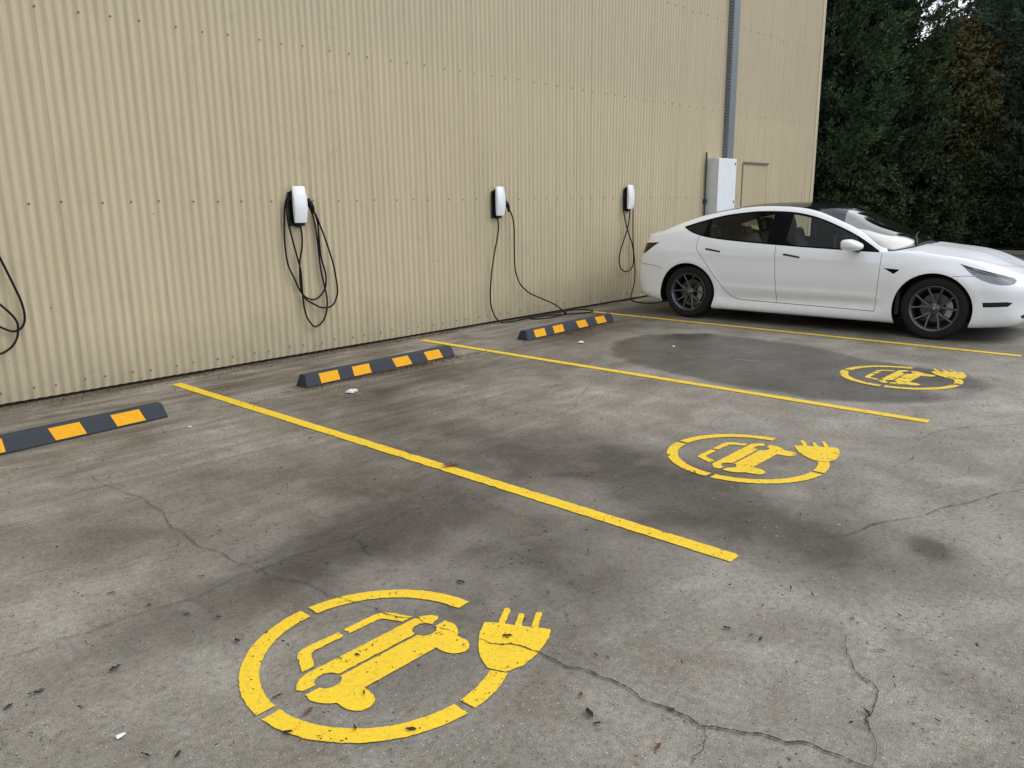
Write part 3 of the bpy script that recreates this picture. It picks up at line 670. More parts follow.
def natspline(k, q):
    """basis matrix of a natural cubic spline through knots k, evaluated at q"""
    k = np.asarray(k, float); q = np.clip(np.asarray(q, float), k[0], k[-1]); n = len(k); h = np.diff(k)
    A = np.eye(n); B = np.zeros((n, n))
    for i in range(1, n - 1):
        A[i, i - 1] = h[i - 1]; A[i, i] = 2 * (h[i - 1] + h[i]); A[i, i + 1] = h[i]
        B[i, i - 1] += 6 / h[i - 1]; B[i, i] -= 6 / h[i - 1] + 6 / h[i]; B[i, i + 1] += 6 / h[i]
    M2 = np.linalg.solve(A, B); j = np.clip(np.searchsorted(k, q) - 1, 0, n - 2)
    I = np.eye(n); hj = h[j][:, None]; a = (k[j + 1] - q)[:, None]; b = (q - k[j])[:, None]
    return (M2[j] * a ** 3 + M2[j + 1] * b ** 3) / (6 * hj) + (I[j] / hj - M2[j] * hj / 6) * a + (I[j + 1] / hj - M2[j + 1] * hj / 6) * b
# rows: 0 under edge, 1 sill corner, 2 lower, 3 mid, 4 shoulder, 5 belt / wing top, 6 window top, 7 roof edge, 8 roof mid, 9 centre
def st(L, *yz): return [((L, y, z) if len(r) == 2 else r) for r in yz for y, z in [r[-2:]]]
STN = [
 [(.20,0,.15),(.08,0,.18),(.02,0,.35),(.0,0,.50),(.012,0,.61),(.05,0,.685),(.065,0,.692),(.08,0,.70),(.10,0,.706),(.13,0,.716)],
 [(.21,.30,.15),(.09,.32,.18),(.03,.34,.35),(.012,.35,.50),(.024,.345,.61),(.062,.335,.685),(.078,.28,.695),(.092,.2,.705),(.11,.1,.712),(.15,0,.724)],
 [(.26,.55,.15),(.14,.585,.18),(.09,.61,.35),(.075,.62,.50),(.09,.612,.615),(.135,.59,.69),(.155,.49,.722),(.17,.35,.742),(.185,.18,.752),(.21,0,.757)],
 [(.35,.69,.15),(.26,.75,.18),(.21,.785,.35),(.20,.795,.50),(.22,.782,.63),(.28,.735,.725),(.29,.60,.775),(.30,.42,.80),(.31,.2,.81),(.32,0,.815)],
 [(.47,.77,.15),(.44,.84,.17),(.41,.868,.35),(.405,.880,.51),(.42,.868,.66),(.46,.80,.778),(.46,.66,.835),(.46,.45,.866),(.46,.2,.879),(.46,0,.884)],
 [(.66,.80,.145),(.66,.885,.16),(.66,.905,.35),(.66,.915,.53),(.66,.903,.70),(.66,.838,.822),(.66,.68,.884),(.66,.45,.915),(.66,.2,.928),(.66,0,.933)],
 [(.90,.80,.14),(.90,.893,.155),(.90,.911,.35),(.90,.922,.54),(.90,.912,.735),(.90,.852,.862),(.90,.68,.915),(.90,.45,.944),(.90,.2,.957),(.90,0,.961)],
 [(1.17,.80,.14),(1.17,.893,.155),(1.17,.903,.35),(1.17,.916,.55),(1.17,.909,.755),(1.17,.858,.888),(1.17,.70,.940),(1.15,.47,.967),(1.12,.22,.982),(1.11,0,.986)],
 [(1.42,.80,.14),(1.42,.890,.155),(1.42,.895,.35),(1.42,.908,.56),(1.42,.902,.77),(1.42,.862,.898),(1.44,.826,.918),(1.40,.77,.948),(1.33,.40,1.062),(1.30,0,1.085)],
 [(1.66,.80,.14),(1.66,.890,.155),(1.66,.890,.35),(1.66,.905,.57),(1.66,.900,.785),(1.66,.866,.912),(1.66,.790,1.050),(1.64,.725,1.095),(1.60,.39,1.185),(1.58,0,1.215)],
 [(1.92,.80,.14),(1.92,.890,.155),(1.92,.888,.35),(1.92,.903,.58),(1.92,.899,.79),(1.92,.870,.924),(1.92,.725,1.177),(1.92,.655,1.228),(1.90,.37,1.315),(1.88,0,1.345)],
 [(2.25,.80,.14),(2.25,.890,.155),(2.25,.887,.35),(2.25,.902,.58),(2.25,.899,.80),(2.25,.873,.937),(2.25,.665,1.298),(2.25,.588,1.348),(2.25,.33,1.412),(2.25,0,1.428)],
 [(2.68,.80,.14),(2.68,.890,.155),(2.68,.887,.35),(2.68,.902,.58),(2.68,.900,.81),(2.68,.876,.960),(2.68,.635,1.354),(2.68,.555,1.402),(2.68,.3,1.438),(2.68,0,1.445)],
 [(3.05,.80,.14),(3.05,.890,.155),(3.05,.889,.35),(3.05,.904,.59),(3.05,.903,.825),(3.05,.877,.982),(3.05,.645,1.348),(3.05,.565,1.397),(3.05,.3,1.429),(3.05,0,1.436)],
 [(3.40,.80,.14),(3.40,.893,.155),(3.40,.897,.35),(3.40,.911,.60),(3.40,.911,.845),(3.40,.876,1.016),(3.40,.675,1.301),(3.40,.590,1.350),(3.40,.3,1.380),(3.40,0,1.388)],
 [(3.73,.80,.15),(3.73,.895,.17),(3.73,.908,.36),(3.73,.920,.61),(3.73,.916,.855),(3.73,.865,1.050),(3.73,.720,1.222),(3.73,.632,1.268),(3.73,.32,1.300),(3.73,0,1.309)],
 [(4.03,.79,.17),(4.03,.885,.19),(4.03,.903,.37),(4.03,.913,.61),(4.03,.900,.865),(4.03,.835,1.050),(4.03,.745,1.128),(4.03,.662,1.168),(4.03,.34,1.196),(4.03,0,1.204)],
 [(4.27,.76,.20),(4.27,.845,.22),(4.28,.872,.38),(4.285,.880,.60),(4.27,.866,.86),(4.26,.800,1.015),(4.26,.72,1.062),(4.26,.62,1.090),(4.26,.34,1.108),(4.26,0,1.114)],
 [(4.42,.68,.23),(4.46,.755,.25),(4.50,.785,.38),(4.515,.788,.58),(4.475,.772,.85),(4.45,.715,.985),(4.45,.63,1.022),(4.45,.50,1.047),(4.45,.28,1.062),(4.45,0,1.068)],
 [(4.52,.40,.25),(4.58,.44,.27),(4.635,.46,.40),(4.652,.462,.57),(4.595,.45,.84),(4.60,.43,.985),(4.60,.38,1.016),(4.595,.3,1.036),(4.59,.16,1.048),(4.58,0,1.053)],
 [(4.56,0,.25),(4.62,0,.27),(4.68,0,.40),(4.694,0,.57),(4.632,0,.84),(4.645,0,.985),(4.64,0,1.012),(4.635,0,1.028),(4.628,0,1.038),(4.615,0,1.045)],
]
CT = np.array(STN, float)
m_ = CT[..., 0] > 4.2; CT[..., 0] = np.where(m_, CT[..., 0] - (CT[..., 0] - 4.2) * .06, CT[..., 0])
CT[18:, 5:, 0] -= .03; CT[18:, 4, 0] -= .015; CT[18:, 5:, 2] += .018
CT = CT * 1.0                      # (stations, rows, 3)
dk = np.linalg.norm(np.diff(CT, axis=0), axis=2).mean(1); UK = np.concatenate([[0], np.cumsum(dk)])
dv = np.linalg.norm(np.diff(CT[3:18], axis=1), axis=2).mean(0); VK = np.concatenate([[0], np.cumsum(dv)])
UM, VM = UK[-1], VK[-1]
def surf(u, v, raw=False):
    u = np.atleast_1d(np.asarray(u, float)); v = np.atleast_1d(np.asarray(v, float))
    Bu = natspline(UK, u); Bv = natspline(VK, v)
    P = np.einsum('ni,nj,ijk->nk', Bu, Bv, CT)
    # lower door scallop
    m = np.clip((P[:, 0] - 1.28) / .35, 0, 1) * np.clip((3.42 - P[:, 0]) / .35, 0, 1); m = m * m * (3 - 2 * m)
    P[:, 1] -= .038 * m * np.exp(-((P[:, 2] - (.315 - .02 * (P[:, 0] - 2))) / .062) ** 2)
    P[:, 1] += .009 * m * np.exp(-((P[:, 2] - (.42 + .01 * (P[:, 0] - 2))) / .035) ** 2)
    # shoulder crease
    zc = .805 + .016 * (P[:, 0] - 2); m2 = np.clip((P[:, 0] - .9) / .6, 0, 1) * np.clip((4.45 - P[:, 0]) / .5, 0, 1)
    P[:, 1] += .011 * m2 * (np.exp(-np.sqrt((P[:, 2] - zc) ** 2 + .006 ** 2) / .07)) * (P[:, 1] > .7)
    # gentle flares over the wheels
    for c in (.841, 3.716):
        r = np.hypot(P[:, 0] - c, P[:, 2] - .334); P[:, 1] += .010 * np.exp(-((r - .40) / .05) ** 2) * (P[:, 2] < .9)
    P[:, 1] = np.maximum(P[:, 1], 0)
    return P
gu = np.linspace(0, UM, 520); gvv = np.linspace(0, VM, 220)
GU, GV = np.meshgrid(gu, gvv, indexing='ij'); GP = surf(GU.ravel(), GV.ravel())
GUr, GVr = GU.ravel(), GV.ravel()
def invert(pts, ax, vmin, vmax, umin=0, umax=99):
    """(a,b) in the given coordinate axes -> (u,v)"""
    m = (GVr >= vmin) & (GVr <= vmax) & (GUr >= umin) & (GUr <= umax); U = GUr[m]; Vv = GVr[m]; Q = GP[m][:, ax]
    out = []
    for p in pts:
        p = np.array(p); i = np.argmin(((Q - p) ** 2).sum(1)); uv_ = np.array([U[i], Vv[i]])
        for _ in range(4):
            e = 1e-4; f0 = surf(uv_[0], uv_[1])[0][ax]
            Jm = np.array([(surf(uv_[0] + e, uv_[1])[0][ax] - f0) / e, (surf(uv_[0], uv_[1] + e)[0][ax] - f0) / e]).T
            if abs(np.linalg.det(Jm)) < 1e-3: break
            d = np.linalg.solve(Jm, p - f0); d = np.clip(d, -.02, .02); uv_ = uv_ + d
        uv_ = np.clip(uv_, [0, 0], [UM, VM]); out.append((float(uv_[0]), float(uv_[1])))
    return out
def dens(P, step=.02, closed=True):
    out = []; Q = P + P[:1] if closed else P
    for a, b in zip(Q, Q[1:]):
        k = max(1, int(math.hypot(b[0] - a[0], b[1] - a[1]) / step + .5))
        out += [(a[0] + (b[0] - a[0]) * i / k, a[1] + (b[1] - a[1]) * i / k) for i in range(k)]
    if not closed: out.append(P[-1])
    return out
def smooth2(P, n=6): return [(q.x, q.y) for q in catmull([(x, y, 0) for x, y in P], n)]
VSILL, VBELT, VWIN, VROOF = VK[1], VK[5], VK[6], VK[7]
LOOPS = []                  # closed outlines in (u,v)
SIDE = lambda pts: invert(pts, [0, 2], VK[1], VK[7] + .02)
def side_loop(P, step=.02): LOOPS.append(SIDE(dens(P, step)))
# wheel arches
ARCH = [(.862, .322, .388), (3.728, .325, .380)]
for cx_, cz_, r_ in ARCH:
    zb = .175; a0 = math.asin((zb - cz_) / r_)
    pts = [(cx_ + r_ * math.cos(a), cz_ + r_ * math.sin(a)) for a in np.linspace(a0, math.pi - a0, 90)]
    q = SIDE(pts); LOOPS.append([(q[0][0], -.2)] + [(q[0][0], VK[1] * .9)] + q + [(q[-1][0], VK[1] * .9)] + [(q[-1][0], -.2)])
lowk = [(1.432, .906), (1.70, .914), (1.92, .924), (2.231, .937), (2.603, .957), (2.945, .978), (3.20, .997), (3.355, 1.012), (3.50, 1.032), (3.624, 1.058), (3.74, 1.095), (3.86, 1.152)]
upk = [(1.432, .906), (1.555, .990), (1.72, 1.085), (1.934, 1.180), (2.171, 1.268), (2.379, 1.318), (2.53, 1.338), (2.686, 1.346), (2.86, 1.347), (3.029, 1.338), (3.334, 1.299), (3.623, 1.228), (3.78, 1.180), (3.86, 1.152)]
lows = smooth2(lowk, 5); ups = smooth2(upk, 5)
fl = lambda L: float(np.interp(L, [p[0] for p in lows], [p[1] for p in lows]))
fu = lambda L: float(np.interp(L, [p[0] for p in ups], [p[1] for p in ups]))
DLO = lows[:-1] + ups[::-1][:-1]
side_loop(DLO)
def pane(L0, L1, ins=.016, s0=0, s1=0):
    Ls = np.linspace(L0, L1, max(4, int((L1 - L0) / .05)))
    lo_ = [(float(l), fl(l) + ins) for l in Ls]; up_ = [(float(l), fu(l) - ins) for l in Ls]
    P = [(l + s0 * (l == Ls[0]) + s1 * (l == Ls[-1]), z) for l, z in lo_] + up_[::-1]
    return P
PANES = {'front_window': pane(1.70, 2.49), 'rear_window': pane(2.715, 3.50, s1=-.03), 'quarter_window': pane(3.545, 3.80)}
PANES['front_window'] = [(1.64, fl(1.64) + .016)] + PANES['front_window']
for P in PANES.values(): side_loop(P)
# other outlines on the side
FD = [(1.405, .895), (1.408, .76), (1.418, .55), (1.428, .40), (1.43, .268), (2.56, .272), (2.575, .60), (2.60, .94)]
SHUT = {'a': [(1.412, .897), (1.408, .76), (1.416, .55), (1.426, .40), (1.43, .262)], 'b': [(2.600, .955), (2.580, .60), (2.562, .40), (2.56, .268)], 'c': [(3.60, 1.048), (3.614, .913), (3.575, .84), (3.498, .746), (3.425, .65), (3.356, .557), (3.27, .45), (3.189, .371), (3.13, .32), (3.06, .290), (2.95, .282), (2.56, .275), (1.9, .268), (1.43, .262)]}
RD = [(2.60, .94), (2.575, .60), (2.56, .272), (2.95, .282), (3.06, .290), (3.13, .32), (3.189, .371), (3.27, .45), (3.356, .557), (3.425, .65), (3.498, .746), (3.575, .84), (3.614, .913), (3.60, 1.05), (3.2, 1.0)]
FDP = FD; STRIPS = []
def strip(Q, w=.0026):
    Q = np.array(Q); d = np.gradient(Q, axis=0); d /= np.linalg.norm(d, axis=1)[:, None] + 1e-12; nrm = np.stack([-d[:, 1], d[:, 0]], 1)
    P = [tuple(p) for p in Q + nrm * w] + [tuple(p) for p in (Q - nrm * w)[::-1]]
    LOOPS.append(P); STRIPS.append(P)
for k in 'abc':
    strip(SIDE(dens(smooth2(SHUT[k], 4), .03, False)))
# front wing / bonnet line, bumper seam, boot line
strip(invert(dens(smooth2([(1.20, .795), (1.0, .79), (.78, .765), (.60, .715), (.46, .655), (.33, .57), (.25, .44), (.205, .22), (.20, .0)]), .03, False), [0, 1], VK[4], VM, 0, UM * .45))
strip(SIDE(dens(smooth2([(.70, .680), (.62, .690), (.56, .694), (.50, .690)], 4), .03, False)))
strip(SIDE(dens(smooth2([(4.10, .62), (4.20, .645), (4.33, .66), (4.46, .665)], 4), .03, False)))
strip(invert(dens(smooth2([(4.10, .60), (4.16, .655), (4.27, .685), (4.42, .70)], 4), .03, False), [0, 1], VK[6], VM, UM * .5))
HANDLES = [[(2.295, .822), (2.303, .835), (2.48, .862), (2.50, .857), (2.495, .842), (2.31, .815)], [(3.285, .858), (3.293, .871), (3.47, .899), (3.492, .894), (3.487, .879), (3.30, .851)]]
for h in HANDLES: side_loop(h, .015)
TRI = [(1.372, .742), (1.205, .733), (1.222, .715), (1.262, .684)]; side_loop(TRI)
HEAD = smooth2([(.655, .815), (.52, .775), (.37, .735), (.24, .700), (.165, .672), (.150, .640), (.185, .612), (.27, .612), (.36, .630), (.45, .665), (.54, .722), (.61, .785), (.655, .815)], 4)[:-1]
HEADUV = invert(dens(HEAD, .02), [0, 2], VK[3], VK[6] + .05, 0, UM * .35); LOOPS.append(HEADUV)
SLOT = [(.400, .428), (.20, .440), (.150, .430), (.185, .392), (.390, .380)]
SLOTUV = invert(dens(SLOT, .02), [0, 2], VK[1], VK[4], 0, UM * .3); LOOPS.append(SLOTUV)
GRILL = [(.0, .225), (.30, .24), (.56, .255), (.60, .285), (.50, .305), (.0, .315)]
# lower grille in front view (y,z)
GRUV = invert(dens(GRILL, .03), [1, 2], VK[1] * .9, VK[4], 0, UM * .12); LOOPS.append(GRUV)
TAIL = [(4.20, .948), (4.30, .925), (4.50, .905), (4.60, .885), (4.60, .80), (4.42, .808), (4.36, .835), (4.28, .90)]
TLUV = invert(dens([(4.175, .952), (4.30, .945), (4.42, .938), (4.455, .93)], .02, False), [0, 2], VK[3], VK[5] + .02, UM * .6) + \
       invert(dens([(.74, .928), (.60, .918), (.46, .905), (.40, .87), (.46, .83), (.60, .805), (.74, .80)], .02, False), [1, 2], VK[3], VK[5], UM * .85) + \
       invert(dens([(4.44, .80), (4.38, .82), (4.31, .865), (4.24, .915), (4.175, .952)], .02, False), [0, 2], VK[3], VK[5] + .02, UM * .6)
LOOPS.append(TLUV)
# glass on top: windscreen, roof panel, backlight
uL = lambda L: float(np.interp(L, GP.reshape(520, 220, 3)[:, int(219 * VROOF / VM), 0], gu))
u0, u1, u2, u3 = uL(1.395), uL(1.92), uL(3.18), uL(4.02)
WS = [(uL(1.392) - .0, VROOF)] + [(u, VROOF) for u in np.linspace(uL(1.42), uL(1.90), 24)]
wst = invert(dens([(1.90, .665), (1.955, .45), (1.985, .2), (1.99, 0)], .04, False), [0, 1], VROOF, VM)
wsb = invert(dens(smooth2([(1.155, 0), (1.165, .25), (1.20, .48), (1.27, .64), (1.33, .72), (1.392, .768)], 4), .03, False), [0, 1], VK[6], VM, 0, UM * .5)
WSUV = WS + [q for q in wst if q[1] > VROOF + .005] + [(wst[-1][0], VM + .05), (wsb[0][0], VM + .05)] + [q for q in wsb[:-1]]
LOOPS.append(WSUV)
# cowl (black) just ahead of the screen
cwb = invert(dens(smooth2([(1.085, 0), (1.095, .25), (1.125, .48), (1.185, .64), (1.265, .735), (1.37, .80)], 4), .03, False), [0, 1], VK[5], VM, 0, UM * .5)
COUV = [(wsb[0][0] - 0, VM + .05)] + wsb + cwb[::-1] + [(cwb[0][0], VM + .05)]
LOOPS.append(COUV)
RFUV = [(wst[0][0] + .022, VROOF + .004)] + [(u, VROOF + .004) for u in np.linspace(wst[0][0] + .05, uL(3.20), 50)] + \
       invert(dens(smooth2([(3.20, .60), (3.5, .60), (3.8, .58), (4.02, .55), (4.10, .48), (4.15, .30), (4.165, 0)], 4), .03, False), [0, 1], VROOF + .003, VM, UM * .5) + [(uL(4.165), VM + .05)]
RFUV = RFUV[:-1]; RFUV.append((RFUV[-1][0], VM + .05)); RFUV += [(wst[-1][0] + .022, VM + .05)] + [(q[0] + .022, q[1]) for q in wst[::-1] if q[1] > VROOF + .005]
LOOPS.append(RFUV)
# --- triangulate in parameter space
vin, edges = [], []
def addloop(P):
    o = len(vin); vin.extend(P); n = len(P); edges.extend((o + i, o + (i + 1) % n) for i in range(n))
STEP = .028
bu = list(np.linspace(0, UM, int(UM / STEP))); bv = list(np.linspace(0, VM, int(VM / STEP)))
addloop([(u, 0) for u in bu] + [(UM, v) for v in bv[1:]] + [(u, VM) for u in bu[::-1][1:]] + [(0, v) for v in bv[::-1][1:-1]])
for P in LOOPS: addloop([(float(a), float(b)) for a, b in P])
dense_o = np.array([q for P in LOOPS for q in dens([(float(a), float(b)) for a, b in P], .01)])
hu, hv = np.meshgrid(np.linspace(0, UM, int(UM / STEP))[1:-1], np.linspace(0, VM, int(VM / STEP))[1:-1], indexing='ij')
gp = np.stack([hu.ravel(), hv.ravel()], 1)
keep = np.ones(len(gp), bool)
for i in range(0, len(gp), 500):
    d = ((gp[i:i + 500, None, :] - dense_o[None]) ** 2).sum(2).min(1); keep[i:i + 500] = d > (.012) ** 2
vin += [tuple(p) for p in gp[keep]]
cv, ce, cf, _, _, _ = delaunay_2d_cdt([Vector(p) for p in vin], edges, [], 0, 1e-6)
cv = np.array([tuple(v) for v in cv]); tris = np.array([f for f in cf if len(f) == 3])
cen = cv[tris].mean(1)
ok = (cen[:, 0] > 0) & (cen[:, 0] < UM) & (cen[:, 1] > 0) & (cen[:, 1] < VM)
tris = tris[ok]; cen = cen[ok]
cvc = np.clip(cv, [0, 0], [UM, VM]); SP = surf(cvc[:, 0], cvc[:, 1])
e_ = 2e-3
du = surf(np.minimum(cvc[:, 0] + e_, UM), cvc[:, 1]) - surf(np.maximum(cvc[:, 0] - e_, 0), cvc[:, 1])
dvv = surf(cvc[:, 0], np.minimum(cvc[:, 1] + e_, VM)) - surf(cvc[:, 0], np.maximum(cvc[:, 1] - e_, 0))
SN = np.cross(dvv, du); ln = np.linalg.norm(SN, axis=1); SN[ln < 1e-9] = (0, 0, 1); SN /= np.linalg.norm(SN, axis=1)[:, None]
flip = (SN * (SP - np.array([2.3, 0, .5]))).sum(1) < 0
if flip.mean() > .5: SN = -SN
cl_lab = np.full(len(tris), 'body', dtype='<U16')
C3 = surf(cen[:, 0], cen[:, 1]); cu, cvx = cen[:, 0], cen[:, 1]
def setl(mask, name): cl_lab[mask] = name
sidez = cvx < VROOF
setl(pip(C3[:, 0], C3[:, 2], FDP + []) & sidez & (cvx < VBELT + .05), 'front_door'); setl(pip(C3[:, 0], C3[:, 2], RD) & sidez & (cvx < VBELT + .08), 'rear_door')
bon = pip(C3[:, 0], C3[:, 1], [(1.20, .795), (1.0, .79), (.78, .765), (.60, .715), (.46, .655), (.33, .57), (.25, .44), (.205, .22), (.20, -.1), (1.4, -.1), (1.4, .5)]) & (cvx > VK[4]) & (cu < UM * .45)
setl(bon, 'bonnet')
setl(pip(C3[:, 0], C3[:, 1], [(4.10, .60), (4.16, .655), (4.27, .685), (4.42, .70), (4.8, .7), (4.8, -.1), (4.1, -.1)]) & (cvx > VK[6]), 'boot_lid')
setl(pip(cu, cvx, COUV), 'cowl'); setl(pip(cu, cvx, WSUV), 'windscreen'); setl(pip(cu, cvx, RFUV), 'glass_roof')
setl((cl_lab == 'body') & (cvx > VROOF + .0) & (C3[:, 0] > 1.7) & (C3[:, 0] < 2.3), 'glass_roof')
setl(pip(C3[:, 0], C3[:, 2], DLO) & sidez & (cvx > VBELT - .08), 'window_surround')
for k, P in PANES.items(): setl(pip(C3[:, 0], C3[:, 2], P) & sidez & (cvx > VBELT - .08), k)
setl(pip(C3[:, 0], C3[:, 2], TRI) & sidez, 'side_indicator'); setl(pip(cu, cvx, HEADUV), 'headlight'); setl(pip(cu, cvx, SLOTUV), 'bumper_slot'); setl(pip(cu, cvx, GRUV), 'lower_grille')
setl(pip(cu, cvx, TLUV), 'tail_light')
for h, k in zip(HANDLES, ('front_handle', 'rear_handle')): setl(pip(C3[:, 0], C3[:, 2], h) & (cvx < VBELT), k)
for s_ in STRIPS: setl(pip(cu, cvx, s_) & np.isin(cl_lab, ['body', 'front_door', 'rear_door', 'bonnet', 'boot_lid']), 'gap')
for cx_, cz_, r_ in ARCH: setl((np.hypot(C3[:, 0] - cx_, C3[:, 2] - cz_) < r_ + 1e-4) & (cvx < VK[4]), 'hole')
for P in LOOPS[:2]: setl(pip(cu, cvx, P), 'hole')

LC = 2.347
def car_patch(name, labels, mat, parent, side=0, off=0.0, inner=False, extra=None):
    """side: +1 near half, -1 far half, 0 both"""
    t = tris[np.isin(cl_lab, labels)]
    if extra is not None: t = t[extra[np.isin(cl_lab, labels)]]
    if not len(t): print('EMPTY', name); return None
    used_, inv = np.unique(t, return_inverse=True); f = inv.reshape(t.shape)
    P = SP[used_] + SN[used_] * off; Nn = SN[used_].copy(); P = P.copy(); P[:, 0] -= LC
    if off == 0: P[:, 1] = np.maximum(P[:, 1], 0)
    else: P[SP[used_][:, 1] < 1e-6, 1] = 0
    vs, fs, ns = [], [], []
    if side >= 0: vs.append(P); fs.append(f); ns.append(Nn)
    if side <= 0:
        P2 = P.copy(); P2[:, 1] *= -1; N2 = Nn.copy(); N2[:, 1] *= -1
        fs.append(f[:, ::-1] + (len(P) if side == 0 else 0)); vs.append(P2); ns.append(N2)
    V_ = np.concatenate(vs); F_ = np.concatenate(fs); N_ = np.concatenate(ns)
    # orient faces with the analytic normals
    fn = np.cross(V_[F_[:, 1]] - V_[F_[:, 0]], V_[F_[:, 2]] - V_[F_[:, 0]]); s = (fn * N_[F_].mean(1)).sum(1) < 0; F_[s] = F_[s][:, ::-1]
    if inner: F_ = F_[:, ::-1]; N_ = -N_
    ar = np.linalg.norm(fn, axis=1) > 1e-9; F_ = F_[ar]
    # weld the centre line
    key = np.round(V_, 6); uq, first, inv2 = np.unique(key, axis=0, return_index=True, return_inverse=True); inv2 = inv2.ravel()
    F_ = inv2[F_]; V_ = V_[first]; N_ = N_[first]; onc = np.abs(V_[:, 1]) < 1e-6; N_[onc, 1] = 0
    F_ = F_[(F_[:, 0] != F_[:, 1]) & (F_[:, 1] != F_[:, 2]) & (F_[:, 0] != F_[:, 2])]
    me = bpy.data.meshes.new(name); me.from_pydata(V_.tolist(), [], F_.tolist()); me.update(); me.shade_smooth()
    N_ = N_ / (np.linalg.norm(N_, axis=1)[:, None] + 1e-9)
    me.normals_split_custom_set_from_vertices(N_.tolist())
    me.materials.append(mat); o = bpy.data.objects.new(name, me); return link(o, parent)

CA = .0385; RC = Vector((9.0314, -1.6568, 0)); DN = Vector((math.sin(CA), -math.cos(CA), 0)); NN = Vector((math.cos(CA), math.sin(CA), 0))
car = empty('parked_car', RC + DN * (3.716 - LC) + NN * .905, math.pi / 2 + CA)
tag(car, 'white electric sedan with black glass roof and dark wheels, rear towards the wall', 'car')
body = car_patch('body', ['body'], M['paint'], car)
car_patch('panel_gap', ['gap'], M['gap'], body, 0, -.004)
car_patch('bonnet', ['bonnet'], M['paint'], car); car_patch('boot_lid', ['boot_lid'], M['paint'], car)
car_patch('cowl', ['cowl'], M['satin_black'], car, 0, -.004)
car_patch('windscreen', ['windscreen'], M['windscreen'], car); car_patch('glass_roof', ['glass_roof'], M['roof_glass'], car, 0, .002)
for sd in (1, -1):
    fd = car_patch('front_door', ['front_door'], M['paint'], car, sd); rd = car_patch('rear_door', ['rear_door'], M['paint'], car, sd)
    car_patch('window', ['front_window'], M['glass_front'], fd, sd, -.002); car_patch('window', ['rear_window'], M['glass_rear'], rd, sd, -.002)
    car_patch('handle', ['front_handle'], M['satin_black'], fd, sd, .003); car_patch('handle', ['rear_handle'], M['satin_black'], rd, sd, .003)
    car_patch('window_surround', ['window_surround'], M['gloss_black'], car, sd, .001)
    car_patch('quarter_window', ['quarter_window'], M['glass_rear'], car, sd, -.001)
    car_patch('side_indicator', ['side_indicator'], M['gloss_black'], car, sd, .001)
    hl = car_patch('headlight', ['headlight'], M['lamp_dark'], car, sd, -.03)
    car_patch('lens', ['headlight'], M['lens'], hl, sd, .0005)
    car_patch('tail_light', ['tail_light'], M['tail_red'], car, sd, .001)
    car_patch('bumper_slot', ['bumper_slot'], M['gap'], car, sd, -.012)
    bm = bmesh.new()
    for L_, y_, z_, r_ in ((.30, .700, .660, .030), (.40, .765, .690, .028)):
        add_lathe(bm, [(-.01, r_), (.0, r_ * .9), (.006, r_ * .5), (.008, .0005)], 16, 'Y', (L_ - LC, sd * (y_ + .005), z_))
    bm_obj('projector', bm, M['chrome'], hl, smooth=True)
    bm = bmesh.new(); add_tube(bm, [(l - LC, sd * y, z) for l, y, z in ((.20, .655, .668), (.30, .74, .700), (.42, .805, .728), (.53, .845, .765))], .005, 6); bm_obj('light_strip', bm, M['silver'], hl, smooth=True)
car_patch('lower_grille', ['lower_grille'], M['gap'], car, 0, -.006)
opaque = ['body', 'front_door', 'rear_door', 'window_surround', 'gap', 'glass_roof', 'front_handle', 'rear_handle']
car_patch('interior_trim', opaque, M['interior'], car, 0, -.022, True, (C3[:, 0] > 1.3) & (C3[:, 0] < 4.1) & (C3[:, 2] > .30))
# wheel arch liners, underbody, cabin floor
for cx_, cz_, r_ in ARCH:
    for sd in (1, -1):
        bm = bmesh.new(); prev = None; hubv = bm.verts.new((cx_ - LC, sd * .52, cz_))
        for a in np.linspace(-.38, math.pi + .38, 50):
            L_, z_ = cx_ + r_ * math.cos(a), cz_ + r_ * math.sin(a)
            uvp = SIDE([(L_, max(z_, .18))])[0]; y_ = surf(*uvp)[0][1]
            y_ = max(y_, .87); ring = [bm.verts.new((cx_ + (r_ + .002) * math.cos(a) - LC, sd * (y_ - .004), cz_ + (r_ + .002) * math.sin(a))), bm.verts.new((L_ - LC, sd * (y_ - .014), z_)), bm.verts.new((cx_ + (r_ + .03) * math.cos(a) - LC, sd * (y_ - .03), cz_ + (r_ + .03) * math.sin(a))), bm.verts.new((cx_ + (r_ + .03) * math.cos(a) - LC, sd * .52, cz_ + (r_ + .03) * math.sin(a)))]
            if prev:
                for k in range(1, 3):
                    f = bm.faces.new((prev[k], ring[k], ring[k + 1], prev[k + 1])); f.material_index = 0 if k == 0 else 1
                f = bm.faces.new((prev[3], ring[3], hubv)); f.material_index = 1
            prev = ring
        bm_obj('wheel_arch', bm, [M['paint'], M['gap']], car)
bm = bmesh.new(); add_box(bm, .45 - LC, 4.35 - LC, -.53, .53, .17, .24); add_box(bm, 1.32 - LC, 3.30 - LC, -.86, .86, .145, .22)
bm_obj('underbody', bm, M['gap'], car)
box_obj('luggage_bulkhead', (3.42 - LC, 3.46 - LC, -.82, .82, .24, .93), M['interior'], car)
box_obj('parcel_shelf', (3.462 - LC, 4.05 - LC, -.72, .72, .90, .93), M['interior'], car)
box_obj('dash_bulkhead', (1.20 - LC, 1.24 - LC, -.83, .83, .24, .90), M['interior'], car)
bm = bmesh.new(); add_box(bm, 1.245 - LC, 1.80 - LC, -.76, .76, .76, .90); bm_obj('dashboard', bm, M['interior'], car, bevel=.05, seg=4)
bm = bmesh.new(); add_box(bm, 1.84 - LC, 1.855 - LC, -.17, .17, .86, 1.06); bm_obj('touch_screen', bm, M['gloss_black'], car, bevel=.006)
